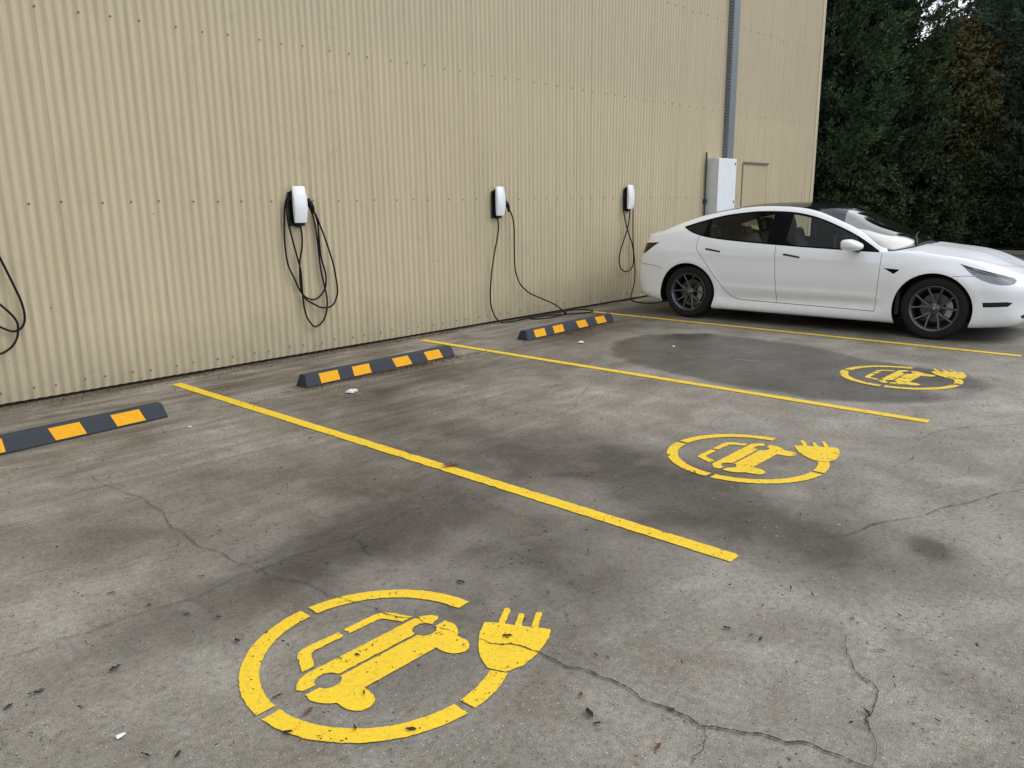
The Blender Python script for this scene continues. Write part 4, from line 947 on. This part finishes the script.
bm = bmesh.new(); add_tube(bm, [(2.02 - LC + .10 * math.sin(a) * .4, .37 + .18 * math.cos(a), .90 + .17 * math.sin(a)) for a in np.linspace(0, 2 * math.pi, 33)], .014, 8, False)
add_tube(bm, [(1.80 - LC, .37, .82), (2.01 - LC, .37, .895)], .03, 10); add_tube(bm, [(2.02 - LC, .20, .90), (2.02 - LC, .54, .90)], .015, 8)
bm_obj('steering_wheel', bm, M['satin_black'], car, smooth=True)
def cushion(bm, c, d, rx=0, taper=1.0):
    r = bmesh.ops.create_cube(bm, size=1); vs = r['verts']
    for v in vs:
        tz = taper if v.co.z > 0 else 1
        v.co = Vector((v.co.x * d[0], v.co.y * d[1] * tz, v.co.z * d[2]))
    bmesh.ops.rotate(bm, verts=vs, cent=(0, 0, 0), matrix=Matrix.Rotation(rx, 3, 'Y')); bmesh.ops.translate(bm, verts=vs, vec=c)
for y_ in (.37, -.37):
    s_ = None
    bm = bmesh.new(); cushion(bm, (2.45 - LC, y_, .50), (.52, .50, .16)); base = bm_obj('seat', bm, M['seat'], car, bevel=.05, seg=4)
    bm = bmesh.new(); cushion(bm, (2.78 - LC, y_, .82), (.13, .50, .62), .32, .8); bm_obj('backrest', bm, M['seat'], base, bevel=.05, seg=4)
    bm = bmesh.new(); cushion(bm, (2.93 - LC, y_, 1.185), (.09, .27, .17), .25, .85); bm_obj('head_restraint', bm, M['seat'], base, bevel=.035, seg=4)
bm = bmesh.new(); cushion(bm, (3.10 - LC, 0, .52), (.45, 1.3, .16)); rb = bm_obj('rear_bench', bm, M['seat'], car, bevel=.05, seg=4)
bm = bmesh.new(); cushion(bm, (3.40 - LC, 0, .80), (.12, 1.30, .50), .4, .9); bm_obj('backrest', bm, M['seat'], rb, bevel=.05, seg=4)
for y_ in (.38, -.38):
    bm = bmesh.new(); cushion(bm, (3.53 - LC, y_, 1.07), (.08, .26, .12), .3, .9); bm_obj('head_restraint', bm, M['seat'], rb, bevel=.03, seg=4)
# mirrors
for sd in (1, -1):
    bm = bmesh.new(); bmesh.ops.create_uvsphere(bm, u_segments=28, v_segments=18, radius=1)
    for v in bm.verts:
        x, y, z = v.co
        g = lambda t, p: math.copysign(abs(t) ** p, t)
        x, y, z = g(x, .85), g(y, .72), g(z, .72)
        x2 = x * .122 * (1 - .12 * y); z2 = z * .064 * (1 - .10 * y) + .010 * y
        if x > 0: x2 = min(x2, .085)
        if x < 0: z2 = z2 * (1 - .35 * abs(x)) - .012 * abs(x)
        v.co = Vector((x2 + 1.70 - LC, sd * (y * .118 + 1.025), z2 + .985))
    mir = bm_obj('mirror', bm, M['paint'], car, smooth=True)
    bm = bmesh.new(); add_tube(bm, [(1.66 - LC, sd * .865, .925), (1.68 - LC, sd * .92, .930), (1.70 - LC, sd * .98, .942)], [.030, .022, .028], 10); bm_obj('mirror_foot', bm, M['satin_black'], mir, smooth=True)
    bm = bmesh.new()
    ring = [bm.verts.new((1.787 - LC, sd * (1.03 + .092 * math.cos(a)), .985 + .046 * math.sin(a))) for a in np.linspace(0, 2 * math.pi, 25)[:-1]]
    bm.faces.new(ring); bm_obj('mirror_glass', bm, M['gloss_black'], mir)
# wipers
for y0_, y1_ in ((.45, -.10), (-.12, -.62)):
    bm = bmesh.new()
    def wz(L, y): return surf(*invert([(L, abs(y))], [0, 1], VK[6], VM, 0, UM * .5)[0])[0][2] + .016
    add_tube(bm, [(L - LC, y, wz(L, y)) for L, y in ((1.16, y0_ + .02), (1.25, (y0_ + y1_) / 2), (1.30 - .05 * abs(y1_), y1_))], .007, 6)
    bm_obj('wiper', bm, M['satin_black'], car, smooth=True)
# wheels
def wheel(L_, sd):
    t = bmesh.new(); yo = .903; w_ = .225
    prof = [(-w_ + .012, .238), (-w_ + .002, .262), (-w_, .298), (-w_ + .008, .318), (-w_ + .03, .331), (-w_ * .5, .334), (-.03, .331), (-.008, .318), (0, .298), (-.002, .262), (-.012, .240), (-.02, .236)]
    c = (0, 0, .334)
    add_lathe(t, [(a, r) for a, r in prof], 72, 'Y', c)
    for kk in range(0):                                   # tread blocks
        th = 2 * math.pi * kk / 72
        for a0, a1 in ((-.045, -.012), (-.21, -.178)):
            p = [Vector((r * math.cos(th + d), a, .334 + r * math.sin(th + d))) for r, a, d in ((.333, a1, 0), (.333, a0, .01), (.333, a0, .045), (.333, a1, .035))]
            q = [v + (v - Vector((0, v.y, .334))).normalized() * .0025 for v in p]
            vs = [t.verts.new(v) for v in p + q]; t.faces.new(vs[4:])
            for i in range(4): t.faces.new((vs[i], vs[(i + 1) % 4], vs[4 + (i + 1) % 4], vs[4 + i]))
    W = empty('wheel', (L_ - LC, sd * yo, 0)); W.parent = car
    if sd < 0: W.rotation_euler = (0, 0, math.pi)
    bm_obj('tyre', t, M['tyre'], W, smooth=True)
    b = bmesh.new()
    add_lathe(b, [(-.20, .232), (-.195, .215), (-.04, .208), (-.020, .222), (-.008, .234), (-.004, .2405), (-.010, .2425), (-.02, .240)], 64, 'Y', c)
    bm_obj('rim', b, M['rim'], W, smooth=True)
    b = bmesh.new()
    for k in range(10):
        pair = k // 2; sg = -1 if k % 2 == 0 else 1
        a_in = R(90 + pair * 72 + sg * 9); a_out = R(90 + pair * 72 + sg * 18); a_mid = (a_in * .45 + a_out * .55)
        rows_ = []
        for r_, a_, hw, y0, dp in ((.035, a_in, .013, -.040, .035), (.075, a_in, .0125, -.036, .03), (.14, a_mid, .0095, -.026, .022), (.20, a_out, .0095, -.016, .02), (.226, a_out, .013, -.013, .02)):
            d = Vector((math.cos(a_), 0, math.sin(a_))); tt = Vector((-math.sin(a_), 0, math.cos(a_))); ctr = d * r_ + Vector((0, 0, .334))
            rows_.append([b.verts.new(ctr + tt * s1 * hw * f + Vector((0, y, 0))) for s1, f, y in ((-1, 1, y0 - dp), (-1, 1, y0 - .004), (-1, .55, y0), (1, .55, y0), (1, 1, y0 - .004), (1, 1, y0 - dp))])
        for p, q in zip(rows_, rows_[1:]):
            for i in range(6): b.faces.new((p[i], p[(i + 1) % 6], q[(i + 1) % 6], q[i]))
        b.faces.new(rows_[0]); b.faces.new(rows_[-1][::-1])
        b2 = b; sp = bm_obj('spoke', b2, M['rim'], W, bevel=0); b = bmesh.new()
    b.free(); b = bmesh.new()
    add_lathe(b, [(-.075, .062), (-.042, .060), (-.034, .054), (-.033, .034), (-.030, .030), (-.026, .026), (-.0255, .0002)], 32, 'Y', c)
    for k in range(5):
        a = R(54 + 72 * k); add_lathe(b, [(-.034, .010), (-.026, .009), (-.0255, .0002)], 8, 'Y', (.046 * math.cos(a), 0, .334 + .046 * math.sin(a)))
    hub = bm_obj('hub', b, M['rim'], W, smooth=True)
    b = bmesh.new()                                         # small T-shaped emblem on the cap
    def flat(P, y=-.0245):
        vs = [b.verts.new((x, y, .334 + z)) for x, z in P]; b.faces.new(vs)
    flat([(-.012, .010), (0, .0125), (.012, .010), (.011, .0065), (.004, .0075), (.0015, -.014), (-.0015, -.014), (-.004, .0075), (-.011, .0065)])
    bm_obj('emblem', b, M['silver'], hub)
    b = bmesh.new(); add_lathe(b, [(-.125, .150), (-.12, .155), (-.112, .155), (-.11, .150), (-.11, .075), (-.09, .07), (-.09, .0002)], 48, 'Y', c); bm_obj('brake_disc', b, M['disc'], W, smooth=False)
    b = bmesh.new(); r0, r1 = .085, .178; P1, P2 = [], []
    for a in np.linspace(R(150), R(215), 9):
        for r_, lst in ((r0 + .03, P1), (r1, P2)): lst.append((r_ * math.cos(a), .334 + r_ * math.sin(a)))
    o_ = [b.verts.new((x, y, z)) for y in (-.062, -.115) for x, z in P1 + P2[::-1]]; n_ = len(P1) * 2
    b.faces.new(o_[:n_]); b.faces.new(o_[n_:][::-1])
    for i in range(n_): b.faces.new((o_[i], o_[(i + 1) % n_], o_[n_ + (i + 1) % n_], o_[n_ + i]))
    bm_obj('brake_caliper', b, M['caliper'], W, bevel=.004)
    return W
for L_ in (.841, 3.716):
    for sd in (1, -1): wheel(L_, sd)
# charge port at the far rear wing
bm = bmesh.new(); add_tube(bm, [(4.30 - LC, -.95, .86), (4.28 - LC, -.87, .90)], [.018, .026], 10); bm_obj('charge_connector', bm, M['char_black'], car, smooth=True)


# ------------------------------------------------------------------ trees and shrubs: many leaf-sized faces through the crown's volume
def leaves_mesh(name, C, D, S, W, tone, mat, parent, fan=1):
    """C centres, D long axis, S half length, W half width -> rhombic leaf faces"""
    n = len(C); D = D / (np.linalg.norm(D, axis=1)[:, None] + 1e-9)
    A = RNG.normal(size=(n, 3)); B = np.cross(D, A); B /= np.linalg.norm(B, axis=1)[:, None] + 1e-9
    S = S[:, None]; W = W[:, None]
    V_ = np.stack([C - D * S, C + B * W - D * S * .1, C + D * S, C - B * W - D * S * .1], 1).reshape(-1, 3)
    F_ = np.arange(4 * n).reshape(n, 4)
    o = fast_mesh(name, V_, F_, mat, parent)
    at = o.data.attributes.new('tone', 'FLOAT', 'POINT'); at.data.foreach_set('value', np.repeat(np.clip(tone, 0, 1), 4).astype(np.float32))
    return o
def trunk_mesh(h, r, limbs, mat, parent, lean=0):
    bm = bmesh.new()
    P = catmull([(0, 0, -.2), (lean * .2, 0, h * .3), (lean * .7, .05, h * .65), (lean, 0, h)], 6); n = len(P)
    add_tube(bm, P, [r * (1.25 - 1.15 * i / (n - 1)) for i in range(n)], 10)
    o = bm_obj('trunk', bm, mat, parent, smooth=True)
    for (z, a, L, up) in limbs:
        bm = bmesh.new(); d = Vector((math.cos(a), math.sin(a), 0)); b0 = Vector((lean * z / h, 0, z))
        add_tube(bm, catmull([b0, b0 + d * L * .4 + Vector((0, 0, up * .25)), b0 + d * L * .75 + Vector((0, 0, up * .6)), b0 + d * L + Vector((0, 0, up))], 4), [r * .35 * (1 - i / 14) for i in range(13)], 6)
        bm_obj('limb', bm, mat, o, smooth=True)
def conifer(x, y, h, rad, mat, lab, n_clump=900, per=46, leaf=.075, top=.0, grp='tall trees beyond the shed', droop=.0, base=.2, z0=.1):
    t = empty('conifer_tree', (x, y, z0)); tag(t, lab, 'tree', grp)
    nl = 10; trunk_mesh(h * .95, .16 + rad * .06, [(h * (.12 + .075 * k), k * 2.4, rad * .7 * (1 - k / 16), .6) for k in range(nl)], M['bark'], t)
    zf = RNG.random(n_clump) ** .8; z = base + zf * (h - base)
    ph = RNG.random(6) * 6.28
    prof = np.where(zf < .25, .80 + .8 * zf, 1.0 - ((zf - .25) / .75) ** 1.7 * (1 - top)); a = RNG.random(n_clump) * 2 * np.pi
    lump = .86 + .26 * np.abs(np.sin(2.5 * a + ph[0] + z * .5)) + .13 * np.sin(6 * a + ph[1] - z * 1.9) * np.cos(z * 2.6 + ph[3]) + .06 * np.sin(z * 5.3 + ph[2] + a * 4)
    rr = rad * prof * lump * (1 - .55 * RNG.random(n_clump) ** 2.2)
    C = np.stack([rr * np.cos(a), rr * np.sin(a), z], 1)
    out = np.stack([np.cos(a), np.sin(a), np.full(n_clump, .75 - droop)], 1); out /= np.linalg.norm(out, axis=1)[:, None]
    # each clump is a spray: leaves along an upward-outward plume
    sz = RNG.uniform(.20, .46, n_clump) * (1 - .35 * zf)
    t_ = RNG.random((n_clump, per)); side = RNG.normal(size=(n_clump, per, 3)) * (.36 * (1.05 - t_))[..., None]
    P = C[:, None, :] + out[:, None, :] * (t_ - .3)[..., None] * sz[:, None, None] * 1.5 + side * sz[:, None, None]
    D = out[:, None, :] + side * 1.6 + RNG.normal(size=P.shape) * .35
    ct = .06 + RNG.random(n_clump) ** 1.3 * .64
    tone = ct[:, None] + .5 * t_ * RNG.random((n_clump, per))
    m = n_clump * per
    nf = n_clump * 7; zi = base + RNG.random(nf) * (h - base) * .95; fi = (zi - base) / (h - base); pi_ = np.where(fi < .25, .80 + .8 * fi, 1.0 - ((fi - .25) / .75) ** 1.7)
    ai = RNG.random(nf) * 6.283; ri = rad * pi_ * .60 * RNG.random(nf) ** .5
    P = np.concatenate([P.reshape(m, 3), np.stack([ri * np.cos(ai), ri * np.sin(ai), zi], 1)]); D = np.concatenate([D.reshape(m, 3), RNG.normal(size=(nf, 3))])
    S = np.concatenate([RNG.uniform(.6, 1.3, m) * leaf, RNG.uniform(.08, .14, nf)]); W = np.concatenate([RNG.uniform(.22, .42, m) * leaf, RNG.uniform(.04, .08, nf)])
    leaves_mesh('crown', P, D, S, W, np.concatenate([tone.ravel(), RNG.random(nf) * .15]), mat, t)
    return t
def broadleaf(x, y, h, rad, mat, lab, name='deciduous_tree', cat='tree', n_clump=420, per=60, leaf=.06, hollow=.35, z0=.1, crown0=.15, grp='tall trees beyond the shed', limbs=8, redtop=False):
    t = empty(name, (x, y, z0)); tag(t, lab, cat, grp)
    trunk_mesh(h * .85, .05 + rad * .05, [(h * (.2 + .07 * k), k * 2.4 + x, rad * .8, h * .16) for k in range(limbs)], M['bark'], t)
    a = RNG.random(n_clump) * 2 * np.pi; u = RNG.random(n_clump); zc = crown0 * h + u * (1 - crown0) * h
    prof = np.sqrt(np.clip(1 - ((u - .42) / .60) ** 2, .05, 1))
    ph = RNG.random(3) * 6.28; lump = 1 + .16 * np.sin(3 * a + ph[0] + 1.3 * zc) + .12 * np.sin(5 * a + ph[1] - 2 * zc)
    rr = rad * prof * lump * (hollow + (1 - hollow) * RNG.random(n_clump) ** .45)
    C = np.stack([rr * np.cos(a), rr * np.sin(a), zc], 1); sz = RNG.uniform(.14, .34, n_clump) * max(.55, min(1.3, rad / 1.6))
    off = RNG.normal(size=(n_clump, per, 3)); off /= np.linalg.norm(off, axis=2)[..., None]; off *= (RNG.random((n_clump, per, 1)) ** .5)
    off[..., 2] *= .65; P = C[:, None] + off * sz[:, None, None] * 1.4
    D = off + RNG.normal(size=P.shape) * .8; D[..., 2] -= .3
    ct = RNG.random(n_clump) * .5
    if redtop: ct = ct + .38 * np.clip((u - .35) * 1.6, 0, 1) * (RNG.random(n_clump) < .8)
    tone = ct[:, None] + .3 * RNG.random((n_clump, per)); m = n_clump * per
    leaves_mesh('crown', P.reshape(m, 3), D.reshape(m, 3), RNG.uniform(.6, 1.3, m) * leaf, RNG.uniform(.35, .6, m) * leaf, tone.ravel(), mat, t)
    return t
def dirx(px):                       # bearing helper for planting distances: tangent of the bearing from the camera position
    return {815: .4005, 870: .3344, 920: .2792, 945: .2530, 985: .2110, 1000: .1993, 1023: .1779}[px]
conifer(20.6, 1.45, 13, 1.65, M['con_dark'], 'tall dark green conifer rising right beside the shed corner', 1700, 56, .06)
conifer(23.4, 1.05, 12.5, 1.66, M['con_dark'], 'dark conifer behind the first, its feathery edge meeting the sky gap', 1500, 56, .06)
conifer(25.8, 3.6, 12, 2.2, M['con_dark'], 'dark conifer mostly hidden behind the shed corner', 700, 40, .09)
broadleaf(26.0, -.25, 6.0, 1.65, M['decid'], 'rust and olive autumn tree between the dark conifers', n_clump=900, per=62, leaf=.075, redtop=True)
conifer(30.5, -.42, 12.5, 1.35, M['con_blue'], 'blue green conifer with feathery plumes behind the autumn tree', 1100, 56, .075)
conifer(26.3, -2.55, 12.5, 1.80, M['con_blue'], 'big blue green conifer at the right edge of the photo', 1600, 64, .065)
conifer(24.2, -4.6, 12, 1.9, M['con_dark'], 'dark conifer just outside the right edge of the photo', 700, 40, .09)
broadleaf(31, 1.9, 8.6, .8, M['decid'], 'thin bare-topped tree with sparse leaves across the gap of sky', n_clump=14, per=12, leaf=.07, hollow=.1, limbs=10)
# the wood beyond, one dark mass behind the planted trees
nw = 130000; wx = RNG.uniform(36, 42, nw); wy = RNG.uniform(-26, 18, nw); topz = 6.1 + .5 * np.sin(wy * 3.1) + 7 * np.clip((np.abs(wy - 4.3) - .75) / .7, 0, 1)
wz_ = RNG.random(nw) * topz
Dw = RNG.normal(size=(nw, 3)); wood = leaves_mesh('distant_wood', np.stack([wx, wy, wz_], 1), Dw, RNG.uniform(.09, .18, nw), RNG.uniform(.05, .1, nw), RNG.random(nw) * .5, M['con_dark'], None)
tag(wood, kind='stuff')
for x, y, h, r, lab in ((18.6, 1.75, 2.0, .8, 'low leafy shrub tight against the shed corner'), (20.3, .3, 2.3, .95, 'rounded dark shrub behind the car roof'), (22.3, -.55, 2.5, 1.1, 'bushy shrub behind the windscreen of the car'),
                        (24.9, -1.0, 2.2, 1.0, 'low shrub with paler leaf tips behind the bonnet of the car'), (26.0, -.2, 3.4, 1.2, 'tall shrub at the foot of the autumn tree'), (25.6, -2.35, 2.2, 1.0, 'dark shrub at the foot of the blue green conifer'),
                        (25.3, -3.6, 2.1, 1.0, 'dark shrub at the right edge of the photo'), (25.4, -5.4, 2.2, 1.1, 'dark shrub outside the right edge of the photo'), (22.6, 1.2, 3.2, 1.2, 'tall dark shrub between the two nearest conifers')):
    broadleaf(x, y, h, r, M['shrub'], lab, 'shrub', 'shrub', int(330 * r), 60, .06, .3, 0.02, .02, 'shrubs along the planting bed', 4)

# ------------------------------------------------------------------ leaves, litter and scraps
def leaf_mesh(kind):
    bm = bmesh.new(); L = .028; n = 7; top = []
    sh = {0: [0, .27, .40, .38, .30, .16, 0], 1: [0, .13, .17, .16, .13, .08, 0], 2: [0, .35, .22, .42, .22, .2, 0]}[kind]
    a = [bm.verts.new((L * (i / (n - 1) * 2 - 1), sh[i] * L * (1 + .3 * math.sin(i * 2.1 + kind)), .002 + .004 * abs(math.sin(i * 1.1 + kind)))) for i in range(n)]
    c = [bm.verts.new((L * (i / (n - 1) * 2 - 1), 0, .0012 + .0016 * math.sin(i))) for i in range(1, n - 1)]
    b = [bm.verts.new((L * (i / (n - 1) * 2 - 1), -sh[i] * L * .9, .002 + .005 * abs(math.cos(i * 1.3)))) for i in range(1, n - 1)]
    A, Cc, B = a, [a[0]] + c + [a[-1]], [a[0]] + b + [a[-1]]
    for i in range(n - 1):
        for p, q in ((A, Cc), (Cc, B)):
            vs = []
            for v in (p[i], p[i + 1], q[i + 1], q[i]):
                if v not in vs: vs.append(v)
            if len(vs) > 2: bm.faces.new(vs)
    if kind == 1:
        pass
    bmesh.ops.recalc_face_normals(bm, faces=bm.faces)
    me = bpy.data.meshes.new('fallen_leaf'); bm.to_mesh(me); bm.free(); return me
LM = {}
def fallen(x, y, kind, mat, s, rz, label, grp):
    if (kind, mat) not in LM: me = leaf_mesh(kind); me.materials.append(M[mat]); LM[(kind, mat)] = me
    o = bpy.data.objects.new('fallen_leaf', LM[(kind, mat)]); o.location = (x, y, .0065); o.rotation_euler = (random.uniform(-.12, .12), random.uniform(-.12, .12), rz); o.scale = (s, s, s)
    link(o); tag(o, label, 'leaf', grp)
GRP = 'dry leaves scattered on the concrete'; LB = 'small dry brown leaf lying on the stained concrete'
# the ones seen clearly in the foreground (world x, y)
FG = [(1.022, -3.745, 0, 'leaf', 0.8), (1.612, -3.494, 0, 'leaf', 0.6), (1.408, -2.555, 1, 'leaf', 0.5), (1.408, -3.504, 1, 'leaf', 0.8), (1.33, -3.879, 1, 'leaf', 0.8), (1.082, -3.956, 0, 'leaf', 0.8), (1.145, -4.131, 0, 'leaf', 0.7), (1.213, -4.241, 2, 'leaf', 0.7), (1.21, -4.238, 1, 'leaf', 0.6), (1.176, -4.442, 0, 'leaf', 0.9), (1.206, -4.426, 1, 'leaf_red', 0.6), (0.821, -4.295, 2, 'leaf', 1.3), (0.6, -4.248, 1, 'leaf', 1.2), (0.521, -4.261, 0, 'leaf', 0.9), (0.613, -4.243, 1, 'leaf', 0.9), (0.894, -4.075, 1, 'leaf', 0.5), (0.707, -4.797, 1, 'leaf', 1.0), (0.769, -4.861, 0, 'leaf', 0.8), (1.116, -4.972, 2, 'leaf_red', 1.1), (1.097, -4.835, 1, 'leaf', 1.0), (1.023, -5.008, 0, 'leaf', 0.9), (1.163, -5.139, 1, 'leaf', 0.9), (1.268, -5.265, 0, 'leaf', 0.9), (1.285, -5.022, 1, 'leaf', 0.8), (1.401, -4.834, 0, 'leaf', 0.7), (1.349, -4.807, 1, 'leaf', 0.7), (1.473, -4.823, 1, 'leaf', 0.5), (1.996, -4.721, 0, 'leaf', 1.1), (1.971, -4.039, 1, 'leaf', 0.9), (1.948, -4.158, 1, 'leaf', 0.9), (1.49, -4.135, 1, 'leaf', 0.5), (1.824, -5.134, 0, 'leaf', 1.0), (1.944, -5.108, 1, 'leaf', 0.8), (1.931, -5.44, 1, 'leaf', 0.8), (1.725, -5.533, 0, 'leaf_red', 0.8), (1.668, -5.608, 0, 'leaf', 1.3), (1.646, -5.654, 0, 'leaf', 0.7), (2.376, -5.686, 0, 'leaf', 0.8), (2.387, -5.771, 1, 'leaf', 0.8), (2.384, -5.807, 0, 'leaf', 0.8), (2.809, -5.733, 1, 'leaf', 1.0), (2.816, -5.815, 1, 'leaf', 0.9), (2.892, -5.75, 1, 'leaf', 0.6), (2.869, -6.115, 0, 'leaf', 0.6), (2.213, -6.222, 2, 'leaf', 1.0), (2.242, -6.484, 1, 'leaf_pale', 1.2), (2.748, -5.492, 1, 'leaf', 0.6), (3.07, -5.527, 1, 'leaf', 0.6), (3.501, -6.1, 1, 'leaf', 0.6), (4.805, -5.604, 2, 'leaf', 1.0), (1.676, -5.841, 0, 'leaf_red', 0.9), (2.359, -5.052, 1, 'leaf', 0.6), (2.586, -6.143, 2, 'leaf_red', 0.8), (2.07, -5.202, 1, 'leaf', 0.6), (2.31, -6.388, 0, 'leaf', 0.6)]
for x, y, k, mt_, s in FG:
    fallen(x, y, k, mt_, s * .70, random.uniform(0, 6.3), {'leaf': LB, 'leaf_red': 'small rusty red-brown leaf lying on the concrete', 'leaf_pale': 'slim pale leaf lying at the lower right of the concrete'}[mt_], {'leaf': GRP, 'leaf_red': 'rusty leaves on the concrete', 'leaf_pale': None}[mt_])

for i in range(150):
    u = random.random()
    if u < .25: x, y = random.uniform(2.4, 4.4), random.gauss(-5.7, .4)
    elif u < .55: x, y = random.uniform(.4, 3.0), random.uniform(-5.6, -2.0)
    elif u < .8: x, y = random.uniform(3, 9), random.uniform(-6.3, -1.5)
    else: x, y = random.uniform(.6, 8.5), random.gauss(-.35, .3)
    if y > -.06: y = -.1
    fallen(x, y, random.choice((0, 1, 1, 1, 2)), 'leaf', random.uniform(.16, .42), random.uniform(0, 6.3), LB, GRP)
LP = 'small pale straw coloured leaf lying on the dark stained concrete'
for i in range(46):
    fallen(random.gauss(3.3, .55), random.gauss(-5.6, .42), random.choice((0, 1)), 'leaf_pale', random.uniform(.16, .34), random.uniform(0, 6.3), LP, 'pale leaf scraps on the concrete')
# maple leaf on the nearest line
bm = bmesh.new(); P = []
for k in range(14):
    a = 2 * math.pi * k / 14; r_ = (.058 if k % 2 == 0 else .018) * random.uniform(.75, 1.15); P.append(bm.verts.new((r_ * math.cos(a), r_ * math.sin(a), .004 + random.uniform(0, .008))))
c_ = bm.verts.new((0, 0, .003))
for k in range(14): bm.faces.new((c_, P[k], P[(k + 1) % 14]))
mp = bm_obj('maple_leaf', bm, M['leaf_red']); mp.location = (2.955, -3.64, .006); tag(mp, 'rusty red star-shaped leaf lying on the nearest yellow line', 'leaf')
# crumpled paper in front of the middle stop, and a few scraps
def scrap(x, y, r, lab, flat_=.35, name='crumpled_paper'):
    bm = bmesh.new(); bmesh.ops.create_icosphere(bm, subdivisions=3, radius=r)
    for v in bm.verts:
        k = 1 + .5 * math.sin(v.co.x * 170 + v.co.y * 90) * math.cos(v.co.z * 210 + v.co.y * 120) + random.uniform(-.12, .12)
        v.co = Vector((v.co.x * k * 1.25, v.co.y * k * .8, max(v.co.z * k * flat_, -r * flat_ * .6)))
    o = bm_obj(name, bm, M['paper']); o.location = (x, y, .006 + r * flat_ * .6); tag(o, lab, 'litter')
scrap(3.70, -1.69, .038, 'crumpled white paper lying in front of the middle wheel stop')
scrap(6.67, -1.745, .026, 'small white scrap in front of the wheel stop nearest the car')
scrap(.69, -4.66, .010, 'tiny white scrap on the concrete at the lower left')
scrap(7.09, -2.63, .013, 'tiny white scrap on the damp patch')
scrap(2.35, -1.67, .010, 'tiny white scrap left of the nearest yellow line')
# fine litter gathered along the wall foot and in front of the stops (uncountable)
nl = 15000; xx = RNG.uniform(.2, 9.5, nl); yy = -np.abs(RNG.normal(0, .10, nl)) - .03
m1 = RNG.random(nl); sel = m1 < .22; xx[sel] = RNG.normal(4.45, .55, sel.sum()); yy[sel] = -1.25 - np.abs(RNG.normal(0, .07, sel.sum()))
sel = (m1 > .22) & (m1 < .40); xx[sel] = RNG.normal(7.35, .5, sel.sum()); yy[sel] = -1.19 - np.abs(RNG.normal(0, .07, sel.sum())) + .03 * (xx[sel] - 7.3)
sel = (m1 > .40) & (m1 < .62); xx[sel] = RNG.uniform(.2, 9, sel.sum()); yy[sel] = RNG.uniform(-6.6, -.3, sel.sum())
Cc = np.stack([xx, yy, np.full(nl, .008) + RNG.random(nl) * .004], 1); Dd = RNG.normal(size=(nl, 3)); Dd[:, 2] *= .2
lit = leaves_mesh('leaf_litter', Cc, Dd, RNG.uniform(.003, .010, nl), RNG.uniform(.0015, .004, nl), RNG.random(nl), foliage_mat('litter_brown', (.03, .02, .013), (.10, .065, .035), (.30, .24, .15)), None)
tag(lit, kind='stuff')


# ------------------------------------------------------------------ camera, light, world
cam = bpy.data.cameras.new('camera'); co = bpy.data.objects.new('camera', cam); link(co)
rv = Vector((0.67350768, -0.73909226, -0.01140299)); uv = Vector((0.17403801, 0.14356387, 0.97421773)); fv = Vector((0.71839973, 0.65812768, -0.22532151))
mt = Matrix((rv, uv, -fv)).transposed().to_4x4(); mt.translation = (0, -6.84001, 1.49138); co.matrix_world = mt
cam.sensor_width = 36; cam.lens = 787.565 / 1024 * 36; cam.clip_start = .05; cam.clip_end = 3000
scene.camera = co
SUN_DIR = Vector((.50, -.50, .72)).normalized()   # towards the sun
el = math.asin(SUN_DIR.z); az = math.atan2(SUN_DIR.x, SUN_DIR.y)
sl = bpy.data.lights.new('sun', 'SUN'); sl.energy = 1.25; sl.angle = R(58); sl.color = (1, .985, .96)
so = bpy.data.objects.new('sun', sl); link(so); so.rotation_euler = (-SUN_DIR).to_track_quat('-Z', 'Y').to_euler()
w = bpy.data.worlds.new('World'); scene.world = w; w.use_nodes = True; T = NT(w.node_tree)
bg = w.node_tree.nodes['Background']
sky = T.n('ShaderNodeTexSky', sky_type='NISHITA'); sky.sun_disc = False; sky.sun_elevation = el; sky.sun_rotation = az; sky.dust_density = 6; sky.air_density = 1.2; sky.ozone_density = 1
hs = T.n('ShaderNodeHueSaturation'); hs.inputs['Saturation'].default_value = .22; T.l(sky.outputs[0], hs.inputs['Color'])
tc = T.n('ShaderNodeTexCoord'); cl_ = T.noise(T.mapping(tc.outputs['Generated'], (1, 1, 2.2)), 2.2, 6, .6, .3)
cloud = T.ramp(cl_, [(.36, (4.9, 5.3, 5.9)), (.60, (8.0, 8.4, 8.9))])
mx_ = T.mix(.80, hs.outputs[0], cloud)          # thick overcast: the clear-sky gradient mostly hidden by cloud
T.l(mx_, bg.inputs['Color'])
bg.inputs['Strength'].default_value = .13
vs_ = scene.view_settings; vs_.view_transform = 'Standard'; vs_.look = 'None'; vs_.exposure = .21; vs_.gamma = 1; vs_.use_curve_mapping = False
scene.render.engine = 'CYCLES'; scene.cycles.max_bounces = 8; scene.cycles.transparent_max_bounces = 16; scene.cycles.use_denoising = True
